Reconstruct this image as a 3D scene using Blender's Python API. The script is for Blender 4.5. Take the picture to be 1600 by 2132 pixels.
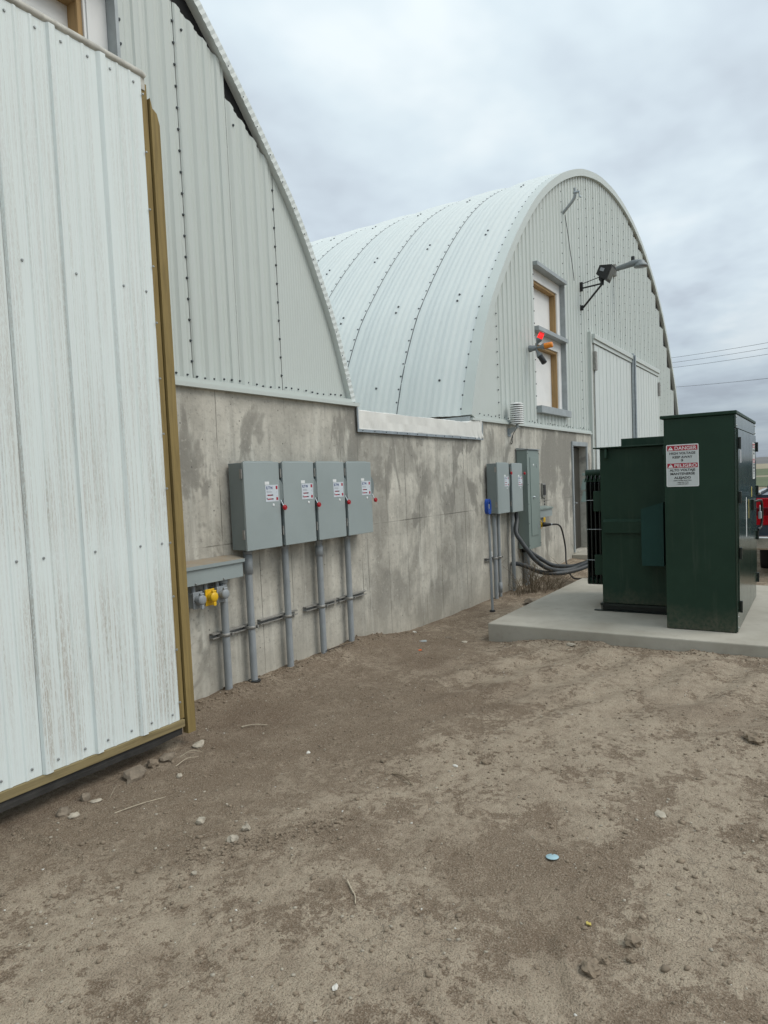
import bpy, bmesh, math, random
import numpy as np
from mathutils import Vector, Matrix, noise

for o in list(bpy.data.objects):
    bpy.data.objects.remove(o)
scn = bpy.context.scene
COL = scn.collection
random.seed(7)
rad = math.radians

# ------------------------------------------------------------------ camera
# world frame: X runs along the facade (away from the camera), Y into the buildings, Z up; facade plane Y = 4
CAM = Vector((0, 0, 1.65))
yaw, pitch, roll, FPX = rad(32.7), rad(3.45), rad(-2.43), 1429.0
cd_ = bpy.data.cameras.new('camera')
cam = bpy.data.objects.new('camera', cd_)
COL.objects.link(cam)
fw = Vector((math.cos(pitch) * math.cos(yaw), math.cos(pitch) * math.sin(yaw), -math.sin(pitch)))
rt = Vector((math.sin(yaw), -math.cos(yaw), 0))
up = rt.cross(fw)
rt2 = math.cos(roll) * rt + math.sin(roll) * up
up2 = -math.sin(roll) * rt + math.cos(roll) * up
cam.matrix_world = Matrix(((rt2.x, up2.x, -fw.x, CAM.x), (rt2.y, up2.y, -fw.y, CAM.y), (rt2.z, up2.z, -fw.z, CAM.z), (0, 0, 0, 1)))
cd_.sensor_fit = 'VERTICAL'
cd_.sensor_height = 24.0
cd_.lens = 24.0 * FPX / 2132.0
cd_.shift_y = 21.6 / 2132.0
cd_.clip_end = 9000
cd_.clip_start = 0.05
scn.camera = cam
scn.render.resolution_x, scn.render.resolution_y = 768, 1024
scn.cycles.max_bounces = 5; scn.cycles.diffuse_bounces = 3; scn.cycles.glossy_bounces = 2; scn.cycles.transmission_bounces = 1
scn.cycles.use_adaptive_sampling = True; scn.cycles.adaptive_threshold = 0.02; scn.cycles.caustics_reflective = False; scn.cycles.caustics_refractive = False

# ------------------------------------------------------------------ sky, sun, exposure
SUN_EL, SUN_AZ = rad(52), math.atan2(-0.85, 0.20)      # direction towards the veiled sun (right of and behind the camera)
w = bpy.data.worlds.new('World')
scn.world = w
w.use_nodes = True
nt = w.node_tree
nt.nodes.clear()
def wn(t, **k):
    n = nt.nodes.new(t)
    for a, b in k.items():
        setattr(n, a, b)
    return n
L = nt.links.new
out = wn('ShaderNodeOutputWorld'); bg = wn('ShaderNodeBackground'); bg.inputs[1].default_value = 0.1
sky = wn('ShaderNodeTexSky', sky_type='NISHITA', sun_disc=False, sun_elevation=SUN_EL, sun_rotation=math.pi / 2 - SUN_AZ)
sky.dust_density = 3.0
tc = wn('ShaderNodeTexCoord'); sp = wn('ShaderNodeSeparateXYZ'); L(tc.outputs['Generated'], sp.inputs[0])
def m(op, a, b=None, c=None, clamp=False):
    n = wn('ShaderNodeMath', operation=op, use_clamp=clamp)
    for i, v in enumerate((a, b, c)):
        if v is None: continue
        if isinstance(v, (int, float)): n.inputs[i].default_value = v
        else: L(v, n.inputs[i])
    return n.outputs[0]
zc = m('MAXIMUM', sp.outputs[2], 0.0)
den = m('ADD', zc, 0.16)
cx = m('DIVIDE', sp.outputs[0], den); cy = m('DIVIDE', sp.outputs[1], den)
cb = wn('ShaderNodeCombineXYZ'); L(cx, cb.inputs[0]); L(cy, cb.inputs[1])
def wnoise(scale, detail, rough, off, dist=0.0):
    mp = wn('ShaderNodeMapping'); mp.inputs['Location'].default_value = off; L(cb.outputs[0], mp.inputs[0])
    n = wn('ShaderNodeTexNoise'); n.inputs['Scale'].default_value = scale; n.inputs['Detail'].default_value = detail
    n.inputs['Roughness'].default_value = rough; n.inputs['Distortion'].default_value = dist
    L(mp.outputs[0], n.inputs['Vector']); return n.outputs[0]
def wramp(fac, stops):
    r = wn('ShaderNodeValToRGB'); e = r.color_ramp.elements
    while len(e) < len(stops): e.new(0.5)
    for i, (p, c) in enumerate(stops): e[i].position = p; e[i].color = (*c, 1)
    L(fac, r.inputs[0]); return r.outputs[0]
n1 = wnoise(0.62, 5, 0.58, (4.6, 9.4, 0), 0.35)
n2 = wnoise(2.6, 4, 0.55, (7.3, 2.2, 4))
nn = m('ADD', m('MULTIPLY', n1, 0.72), m('MULTIPLY', n2, 0.28))
cl = wramp(nn, [(0.41, (0.50, 0.565, 0.635)), (0.47, (0.59, 0.675, 0.745)), (0.525, (0.66, 0.755, 0.815)), (0.595, (0.775, 0.85, 0.885))])
# an overcast sky is darker towards the horizon and brighter overhead
el = wramp(sp.outputs[2], [(0.0, (0.58, 0.585, 0.60)), (0.05, (0.58, 0.595, 0.62)), (0.13, (0.77, 0.78, 0.80)), (0.24, (0.98, 0.98, 0.98)), (0.45, (1.05, 1.05, 1.04)), (1.0, (1.30, 1.29, 1.27))])
mul = wn('ShaderNodeMix', data_type='RGBA', blend_type='MULTIPLY'); mul.inputs[0].default_value = 1
L(cl, mul.inputs[6]); L(el, mul.inputs[7])
sc10 = wn('ShaderNodeVectorMath', operation='SCALE'); sc10.inputs[3].default_value = 10.9; L(mul.outputs[2], sc10.inputs[0])
mx = wn('ShaderNodeMix', data_type='RGBA'); mx.inputs[0].default_value = 0.9
L(sky.outputs[0], mx.inputs[6]); L(sc10.outputs[0], mx.inputs[7])
L(mx.outputs[2], bg.inputs[0]); L(bg.outputs[0], out.inputs[0])

sd = bpy.data.lights.new('sun', 'SUN'); sd.energy = 1.5; sd.angle = rad(36); sd.color = (1, 0.945, 0.86)
so = bpy.data.objects.new('sun', sd); COL.objects.link(so)
sdir = Vector((math.cos(SUN_EL) * math.cos(SUN_AZ), math.cos(SUN_EL) * math.sin(SUN_AZ), math.sin(SUN_EL)))
so.rotation_euler = sdir.to_track_quat('Z', 'Y').to_euler(); so.location = (0, -20, 30)

scn.view_settings.view_transform = 'Standard'; scn.view_settings.look = 'None'
scn.view_settings.exposure = 0.08; scn.view_settings.gamma = 1.0; scn.view_settings.use_curve_mapping = False

# ------------------------------------------------------------------ materials
def col(c): return (*c, 1.0) if len(c) == 3 else c
class NM:
    """small helper around one node material"""
    def __init__(s, name):
        s.m = bpy.data.materials.new(name); s.m.use_nodes = True; s.t = s.m.node_tree
        s.b = s.t.nodes['Principled BSDF']; s.co = s.n('ShaderNodeTexCoord')
    def n(s, t, **k):
        q = s.t.nodes.new(t)
        for a, b in k.items(): setattr(q, a, b)
        return q
    def l(s, a, b): s.t.links.new(a, b)
    def put(s, v, sock):
        if isinstance(v, (int, float)): sock.default_value = v
        elif isinstance(v, tuple): sock.default_value = col(v) if sock.type == 'RGBA' else v
        else: s.l(v, sock)
    def mapping(s, scale=(1, 1, 1), loc=(0, 0, 0), src='Object'):
        q = s.n('ShaderNodeMapping'); q.inputs['Scale'].default_value = scale; q.inputs['Location'].default_value = loc
        if src == 'World':
            g = s.n('ShaderNodeNewGeometry'); s.l(g.outputs['Position'], q.inputs[0])
        else: s.l(s.co.outputs[src], q.inputs[0])
        return q.outputs[0]
    def noise(s, scale=5, detail=4, rough=.55, vec=None, dist=0):
        q = s.n('ShaderNodeTexNoise'); q.inputs['Scale'].default_value = scale; q.inputs['Detail'].default_value = detail
        q.inputs['Roughness'].default_value = rough; q.inputs['Distortion'].default_value = dist
        s.l(vec if vec is not None else s.co.outputs['Object'], q.inputs['Vector']); return q.outputs[0]
    def ramp(s, f, stops, interp='LINEAR'):
        q = s.n('ShaderNodeValToRGB'); q.color_ramp.interpolation = interp; e = q.color_ramp.elements
        while len(e) < len(stops): e.new(.5)
        for i, (p, c) in enumerate(stops):
            e[i].position = p; e[i].color = col(c) if isinstance(c, tuple) else (c, c, c, 1)
        s.l(f, q.inputs[0]); return q.outputs[0]
    def mix(s, f, a, b, mode='MIX'):
        q = s.n('ShaderNodeMix', data_type='RGBA', blend_type=mode)
        s.put(f, q.inputs[0]); s.put(a, q.inputs[6]); s.put(b, q.inputs[7]); return q.outputs[2]
    def math(s, op, a, b=None, clamp=False):
        q = s.n('ShaderNodeMath', operation=op, use_clamp=clamp); s.put(a, q.inputs[0])
        if b is not None: s.put(b, q.inputs[1])
        return q.outputs[0]
    def bump(s, h, strength=.3, dist=.01):
        q = s.n('ShaderNodeBump'); q.inputs['Strength'].default_value = strength; q.inputs['Distance'].default_value = dist
        s.l(h, q.inputs['Height']); s.l(q.outputs[0], s.b.inputs['Normal'])
    def fin(s, color, rough=.5, metal=0.0, spec=None):
        s.put(color, s.b.inputs['Base Color']); s.put(rough, s.b.inputs['Roughness']); s.put(metal, s.b.inputs['Metallic'])
        if spec is not None: s.b.inputs['Specular IOR Level'].default_value = spec
        return s.m
M = {}
def simple(name, c, rough=.5, metal=0.0, var=.12, scale=6, bump=.0, spec=None, bscale=60):
    k = NM(name); f = k.noise(scale, 6, .6, k.mapping(src='World'))
    d = tuple(max(0, v * (1 - var)) for v in c); u = tuple(min(1, v * (1 + var)) for v in c)
    cc = k.ramp(f, [(.3, d), (.7, u)])
    if bump: k.bump(k.noise(bscale, 4, .6, k.mapping(src='World')), bump, .004)
    r = k.math('ADD', k.math('MULTIPLY', f, .18), rough - .09)
    M[name] = k.fin(cc, r, metal, spec); return M[name]

def painted_white(name, base, tint):
    k = NM(name); wv = k.mapping(src='World')
    f = k.noise(1.3, 5, .6, wv); f2 = k.noise(9, 6, .65, k.mapping((1, 1, .18), src='World'))
    c = k.mix(k.math('MULTIPLY', f, .55), base, tint)
    c = k.mix(k.ramp(f2, [(.55, 0.0), (.8, .22)]), c, (.45, .46, .44))
    k.bump(k.noise(3.0, 3, .5, wv), .12, .02)
    M[name] = k.fin(c, .42, 0.0, .4)
painted_white('white_steel', (.57, .615, .585), (.50, .55, .52))
painted_white('roof_steel', (.655, .70, .68), (.605, .655, .64))
# dirty cladding of the big open door: dust washed down in narrow vertical runs
k = NM('dirty_cladding'); 
runs = k.noise(1.0, 5, .68, k.mapping((95, 1, .75), src='World'))
fine = k.noise(1.0, 4, .75, k.mapping((330, 1, 38), src='World'))
patch = k.noise(1.0, 3, .55, k.mapping((8.5, 1, .55), (5, 0, 3), src='World'))
sepz = k.n('ShaderNodeSeparateXYZ'); g = k.n('ShaderNodeNewGeometry'); k.l(g.outputs['Position'], sepz.inputs[0])
hz = k.ramp(k.math('MULTIPLY', sepz.outputs[2], .2), [(.03, 0.0), (.055, .75), (.12, .9), (.20, .72), (.245, .32), (.265, .30), (.31, .62), (.42, .5), (.6, .34), (.83, .20)])
fm = k.ramp(runs, [(.46, 0.0), (.56, 1.0)])
fm = k.math('MULTIPLY', fm, k.ramp(fine, [(.40, 0.0), (.55, 1.0)]))
fm = k.math('MULTIPLY', fm, k.ramp(patch, [(.34, .12), (.52, 1.0)]))
fm = k.math('MULTIPLY', fm, hz)
base = k.mix(k.noise(1.5, 4, .5, k.mapping(src='World')), (.765, .835, .825), (.71, .78, .77))
film = k.math('MULTIPLY', k.math('MULTIPLY', k.ramp(patch, [(.35, 0.0), (.7, .5)]), hz), .6)
c = k.mix(film, base, (.55, .545, .50))
c = k.mix(k.math('MULTIPLY', fm, .85), c, (.36, .305, .245))
M['dirty_cladding'] = k.fin(c, .5, 0, .35)
# cast concrete with form lines, drip streaks and damp patches
k = NM('cast_concrete'); wv = k.mapping(src='World')
f = k.noise(2.2, 4, .62, wv); f2 = k.noise(14, 4, .65, wv)
base = k.ramp(f, [(.28, (.27, .255, .22)), (.5, (.405, .385, .335)), (.72, (.53, .505, .44))])
base = k.mix(k.ramp(f2, [(.52, 0.0), (.75, .35)]), base, (.22, .215, .19))
st = k.noise(1.0, 4, .65, k.mapping((7, 1, .45), src='World'))
base = k.mix(k.ramp(st, [(.52, 0.0), (.66, .5)]), base, (.22, .21, .185))
st2 = k.noise(1.0, 4, .6, k.mapping((11, 1, .8), (9, 2, 4), src='World'))
base = k.mix(k.ramp(st2, [(.52, 0.0), (.70, .6)]), base, (.56, .55, .49))
sx = k.n('ShaderNodeSeparateXYZ'); g = k.n('ShaderNodeNewGeometry'); k.l(g.outputs['Position'], sx.inputs[0])
X_, Z_ = sx.outputs[0], sx.outputs[2]
# damp, hard-edged patches towards the top of the wall
dp = k.noise(1.0, 4, .60, k.mapping((1.9, 1, 1.15), (2.6, 0, 7.1), src='World'), .4)
top = k.math('MULTIPLY', k.ramp(k.math('MULTIPLY', Z_, .4), [(.42, 0.0), (.62, 1.0), (.9, 1.0), (1.0, .55)]), .13)
right = k.math('MULTIPLY', k.ramp(k.math('MULTIPLY', X_, .0625), [(.62, 0.0), (.70, 1.0), (.81, 1.0), (.84, 0.2)]), .10)
dm = k.ramp(k.math('ADD', k.math('ADD', dp, top), right), [(.655, 0.0), (.68, .6), (.73, .9)])
base = k.mix(dm, base, (.20, .19, .165))
band = k.math('MULTIPLY', k.ramp(k.noise(1.0, 4, .6, k.mapping((1.7, 1, 1.1), (1.2, 0, 3.3), src='World'), .3), [(.47, 0.0), (.55, .62)]), k.ramp(k.math('MULTIPLY', X_, .0625), [(.33, .4), (.39, 1.0), (.47, 1.0), (.55, .4)]))
base = k.mix(band, base, (.205, .195, .17))
spk = k.noise(26, 4, .7, wv)
base = k.mix(k.ramp(spk, [(.56, 0.0), (.66, .5)]), base, (.17, .16, .14))
base = k.mix(k.ramp(spk, [(.30, .4), (.42, 0.0)]), base, (.58, .56, .49))
# form board joints: every plywood edge leaves a fine line
def lines(coord, period, width, off=0.0, wob=0.0):
    v = k.math('ADD', coord, off)
    if wob: v = k.math('ADD', v, k.math('MULTIPLY', k.noise(1.2, 3, .5, wv), wob))
    fr = k.math('FRACT', k.math('DIVIDE', v, period))
    return k.math('LESS_THAN', fr, width / period)
lv = k.math('MAXIMUM', lines(X_, 1.22, .010, .31, .012), lines(X_, .407, .008, .2, .02))
lh = k.math('LESS_THAN', k.math('ABSOLUTE', k.math('ADD', Z_, -1.2)), .005)
brk = k.ramp(k.noise(1.6, 4, .6, wv), [(.42, 0.05), (.58, 1.0)])
ln = k.math('MULTIPLY', k.math('MAXIMUM', lv, lh), brk)
base = k.mix(k.math('MULTIPLY', ln, .85), base, (.10, .095, .08))
# dirt splashed along the foot
foot = k.ramp(k.math('ADD', Z_, k.math('MULTIPLY', k.noise(3, 4, .6, wv), .35)), [(.15, .8), (.55, 0.0)])
base = k.mix(k.math('MULTIPLY', foot, .5), base, (.36, .33, .27))
vo = k.n('ShaderNodeTexVoronoi'); vo.inputs['Scale'].default_value = 9; k.l(wv, vo.inputs['Vector'])
holes = k.math('LESS_THAN', vo.outputs['Distance'], .06)
base = k.mix(k.math('MULTIPLY', holes, .75), base, (.07, .07, .065))
base = k.mix(1.0, base, (1.22, 1.23, 1.235), 'MULTIPLY')
k.bump(k.math('SUBTRACT', k.math('ADD', k.noise(40, 4, .7, wv), k.math('MULTIPLY', f, 1.5)), k.math('ADD', ln, holes)), .28, .012)
M['cast_concrete'] = k.fin(base, .88)
# broom finished slab
k = NM('slab_concrete'); wv = k.mapping(src='World')
f = k.noise(1.4, 7, .6, wv); br = k.noise(1, 4, .6, k.mapping((90, 4, 4), src='World'))
base = k.ramp(f, [(.3, (.33, .305, .25)), (.52, (.415, .39, .33)), (.72, (.48, .455, .39))])
base = k.mix(k.ramp(k.noise(7, 7, .7, wv), [(.52, 0.0), (.72, .5)]), base, (.30, .27, .225))
k.bump(k.math('ADD', br, k.noise(60, 5, .7, wv)), .2, .006)
M['slab_concrete'] = k.fin(base, .85)
# dirt
k = NM('dirt'); wv = k.mapping(src='World')
big = k.noise(.55, 4, .6, wv, .5); mid = k.noise(3.4, 5, .70, wv, .4); sml = k.noise(24, 4, .72, wv); grit = k.noise(150, 2, .7, wv)
edge = k.math('ADD', k.math('MULTIPLY', mid, .56), k.math('MULTIPLY', sml, .44))
base = k.ramp(edge, [(.34, (.178, .132, .092)), (.45, (.232, .178, .128)), (.53, (.285, .227, .167)), (.64, (.37, .303, .228))])
def blob(cx_, cy_, r_, ax=1.0):
    q = k.n('ShaderNodeVectorMath', operation='DISTANCE'); mp = k.mapping((1, ax, 0), src='World'); k.l(mp, q.inputs[0]); q.inputs[1].default_value = (cx_, cy_ * ax, 0)
    return k.ramp(k.math('DIVIDE', q.outputs['Value'], r_), [(.15, 1.0), (1.0, 0.0)])
def total(l_):
    t_ = l_[0]
    for e_ in l_[1:]: t_ = k.math('ADD', t_, e_)
    return t_
pale = total([blob(5.3, 1.2, 2.1), blob(1.35, 2.3, .95), blob(1.9, 1.25, .6), blob(2.9, .2, .8), blob(3.6, 1.7, .9)])
loose = total([blob(3.7, 3.1, 1.4), blob(2.2, 3.0, .8), blob(6.0, 3.6, 1.2), blob(2.6, 1.0, .5), blob(4.3, 2.4, 1.0)])
lay = k.math('SUBTRACT', k.math('MULTIPLY', pale, .075), k.math('MULTIPLY', loose, .07))
edge2 = k.math('ADD', edge, lay)
base = k.mix(k.math('MULTIPLY', k.ramp(loose, [(.0, 0.0), (.8, .45)]), 1.0), base, (.195, .147, .103))
crust = k.math('MULTIPLY', k.ramp(edge2, [(.50, 0.0), (.525, 1.0)]), k.ramp(k.math('ADD', big, k.math('MULTIPLY', lay, 3.0)), [(.38, .25), (.52, 1.0)]))
base = k.mix(k.math('MULTIPLY', k.math('MULTIPLY', crust, k.ramp(k.noise(9, 4, .7, wv), [(.36, .25), (.56, 1.0)])), .75), base, (.46, .385, .292))
base = k.mix(k.math('MULTIPLY', k.ramp(k.math('ADD', k.math('MULTIPLY', k.noise(.9, 3, .6, k.mapping(loc=(11, 4, 2), src='World')), .8), k.math('MULTIPLY', sml, .2)), [(.56, 0.0), (.66, .45)]), 1.0), base, (.155, .108, .074))
base = k.mix(k.ramp(grit, [(.52, 0.0), (.66, .6)]), base, (.43, .37, .29))
base = k.mix(k.ramp(grit, [(.34, .62), (.45, 0.0)]), base, (.095, .072, .052))
vc = k.n('ShaderNodeTexVoronoi', feature='DISTANCE_TO_EDGE'); vc.inputs['Scale'].default_value = 7.5
dv = k.n('ShaderNodeVectorMath', operation='ADD'); k.l(wv, dv.inputs[0])
nz = k.n('ShaderNodeTexNoise'); nz.inputs['Scale'].default_value = 5; nz.inputs['Detail'].default_value = 3; k.l(wv, nz.inputs['Vector'])
sv = k.n('ShaderNodeVectorMath', operation='SCALE'); sv.inputs[3].default_value = .35; k.l(nz.outputs['Color'], sv.inputs[0]); k.l(sv.outputs[0], dv.inputs[1])
k.l(dv.outputs[0], vc.inputs['Vector'])
crk = k.math('MULTIPLY', k.ramp(vc.outputs['Distance'], [(.0, 1.0), (.022, 0.0)]), k.math('MULTIPLY', crust, k.ramp(big, [(.5, 0.0), (.56, 1.0)])))
base = k.mix(k.math('MULTIPLY', crk, .55), base, (.10, .085, .068))
h = k.math('ADD', k.math('ADD', k.math('MULTIPLY', edge, 1.2), k.math('MULTIPLY', sml, .5)), k.math('MULTIPLY', grit, .4))
k.bump(h, 1.0, .026)
M['dirt'] = k.fin(base, .95, 0, .15)

simple('grey_enamel_shaded', (.20, .235, .235), .42, 0, .05, 2.5, .03)  # darker copy for the switch box sides, their shade put into the colour
simple('grey_enamel_door', (.32, .37, .37), .38, 0, .06, 2.0, .03)
simple('green_grey_enamel', (.225, .28, .262), .42, 0, .05, 2.5, .03)
simple('pvc_grey', (.29, .315, .33), .5, 0, .1, 8, .05)
simple('galvanised', (.40, .44, .46), .42, .65, .16, 14, .05)
simple('galv_strut', (.30, .295, .275), .55, .25, .2, 20, .08)
simple('galv_dull', (.36, .395, .405), .5, .2, .15, 6, .04)
simple('weathered_rail', (.46, .45, .40), .6, .2, .25, 16, .15)
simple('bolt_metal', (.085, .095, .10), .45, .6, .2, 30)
simple('screw_metal', (.34, .36, .36), .4, .6, .2, 30)
k = NM('transformer_green'); wv = k.mapping(src='World')
c = k.ramp(k.noise(2.5, 4, .6, wv), [(.3, (.0115, .034, .0205)), (.7, (.0165, .044, .0275))])
c = k.mix(k.math('MULTIPLY', k.ramp(k.noise(1.0, 4, .65, k.mapping((14, 14, .9), src='World')), [(.54, 0.0), (.72, .5)]), k.ramp(k.noise(1.7, 3, .5, wv), [(.4, 0.1), (.65, 1.0)])), c, (.055, .075, .055))
zz = k.n('ShaderNodeSeparateXYZ'); k.l(wv, zz.inputs[0])
dust = k.math('MULTIPLY', k.ramp(k.math('ADD', zz.outputs[2], k.math('MULTIPLY', k.noise(6, 4, .6, wv), .3)), [(.22, .55), (.5, 0.0)]), k.ramp(k.noise(30, 3, .6, wv), [(.35, .3), (.6, 1.0)]))
c = k.mix(dust, c, (.15, .125, .092)); k.bump(k.noise(3, 3, .5, wv), .05, .01)
M['transformer_green'] = k.fin(c, .48, 0, .25)
simple('transformer_door_green', (.016, .038, .027), .18, 0, .1, 3, .0, .6)
simple('transformer_teal', (.018, .058, .050), .5, 0, .1, 3, .03, .2)
simple('fin_black', (.008, .014, .011), .35, 0, .2, 6)
simple('pedestal_green', (.30, .385, .36), .5, 0, .08, 4)
simple('red_plastic', (.40, .006, .014), .35, 0, .1, 10)
simple('blue_plastic', (.010, .060, .33), .35, 0, .15, 12)
simple('yellow_plastic', (.76, .47, .02), .35, 0, .08, 10)
simple('amber_lens', (.78, .24, .015), .25, 0, .08, 10)
simple('red_lens', (.80, .012, .012), .2, 0, .05, 10)
simple('skirt_rubber', (.040, .038, .035), .75, 0, .35, 12, .1)
simple('gap_shade', (.010, .010, .011), .95)  # black for the rings that paint the shade in the gable gaps
simple('black_rubber', (.018, .018, .018), .6, 0, .3, 12, .1)
simple('cable_grey', (.052, .058, .062), .5, 0, .15, 14, .05)
simple('black_metal', (.014, .015, .016), .4, 0, .2, 8)
simple('glass_grey', (.13, .14, .15), .1, 0, .1, 5)
simple('label_white', (.62, .67, .72), .4, 0, .06, 20)
simple('paper_white', (.78, .80, .80), .5, 0, .05, 20)
simple('print_blue', (.012, .045, .18), .5, 0, .1, 20)
simple('print_red', (.38, .008, .030), .5, 0, .08, 20)
simple('print_black', (.012, .012, .014), .5, 0, .1, 20)
simple('print_grey', (.30, .32, .34), .5, 0, .1, 20)
simple('sign_grey', (.58, .62, .62), .4, 0, .05, 12)
simple('membrane_white', (.75, .745, .70), .55, 0, .1, 4, .12, None, 12)
simple('foam_white', (.80, .81, .80), .7, 0, .05, 3, .04)
simple('door_bronze', (.155, .145, .125), .32, .75, .22, 3)
simple('louver_white', (.80, .81, .80), .5, 0, .05, 6)
simple('beacon_grey', (.215, .24, .25), .5, .2, .1, 10)
simple('field_green', (.085, .105, .045), .95, 0, .3, .05)
simple('field_tan', (.26, .225, .15), .95, 0, .25, .04)
simple('hill_blue', (.135, .13, .125), .95, 0, .25, .006)
simple('truck_paint', (.045, .065, .09), .25, .3, .1, 3)
simple('truck_glass', (.02, .03, .04), .08, 0, .1, 3)
simple('chrome', (.62, .60, .57), .2, .9, .1, 4)
simple('tyre_black', (.02, .02, .02), .8, 0, .2, 10)
simple('tail_red', (.36, .004, .010), .2, 0, .1, 10)
simple('tail_dark', (.11, .002, .006), .2, 0, .1, 10)
simple('twig_pale', (.42, .36, .27), .8, 0, .3, 40)
simple('weed_dry', (.17, .135, .09), .9, 0, .35, 30)
simple('disc_blue', (.33, .50, .56), .5, 0, .05, 30)
simple('litter_yellow', (.52, .42, .10), .7, 0, .15, 30)
simple('litter_orange', (.75, .13, .02), .6, 0, .1, 30)
simple('power_wire', (.03, .03, .035), .6, 0, .1, 1)
simple('stone_pale', (.37, .33, .265), .85, 0, .3, 18, .3)
simple('stone_brown', (.205, .168, .126), .9, 0, .3, 18, .4)
simple('stone_white', (.60, .58, .53), .8, 0, .15, 18, .2)
simple('clod_brown', (.225, .178, .128), .95, 0, .25, 14, .5)
def wood(name, a, b):
    k = NM(name); g1 = k.noise(1.0, 7, .65, k.mapping((40, 40, 2.2), src='World'), .6); g2 = k.noise(3, 5, .6, k.mapping(src='World'))
    c = k.mix(g2, a, b); c = k.mix(k.ramp(g1, [(.45, 0.0), (.7, .6)]), c, tuple(v * .5 for v in a))
    k.bump(g1, .25, .004); M[name] = k.fin(c, .8)
wood('treated_wood', (.225, .160, .055), (.315, .235, .090))
wood('pale_wood', (.37, .235, .10), (.45, .30, .145))
k = NM('wood_rail'); g1 = k.noise(1.0, 7, .65, k.mapping((2.2, 40, 40), src='World'), .6); g2 = k.noise(3, 5, .6, k.mapping(src='World'))
c = k.mix(g2, (.22, .17, .075), (.30, .245, .125)); c = k.mix(k.ramp(g1, [(.45, 0.0), (.7, .6)]), c, (.10, .075, .035)); M['wood_rail'] = k.fin(c, .8)
k = NM('dusty_enamel'); g = k.n('ShaderNodeNewGeometry'); sz = k.n('ShaderNodeSeparateXYZ'); k.l(g.outputs['Normal'], sz.inputs[0])
df = k.math('MULTIPLY', k.ramp(sz.outputs[2], [(.5, 0.0), (.9, 1.0)]), k.ramp(k.noise(9, 5, .65, k.mapping(src='World')), [(.3, .55), (.6, .95)]))
M['dusty_enamel'] = k.fin(k.mix(df, (.29, .335, .335), (.30, .24, .17)), .6)
# lit red lamp
k = NM('red_lamp_lit'); k.b.inputs['Emission Color'].default_value = (1, .02, .02, 1); k.b.inputs['Emission Strength'].default_value = .9
M['red_lamp_lit'] = k.fin((.7, .01, .01), .25)

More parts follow.
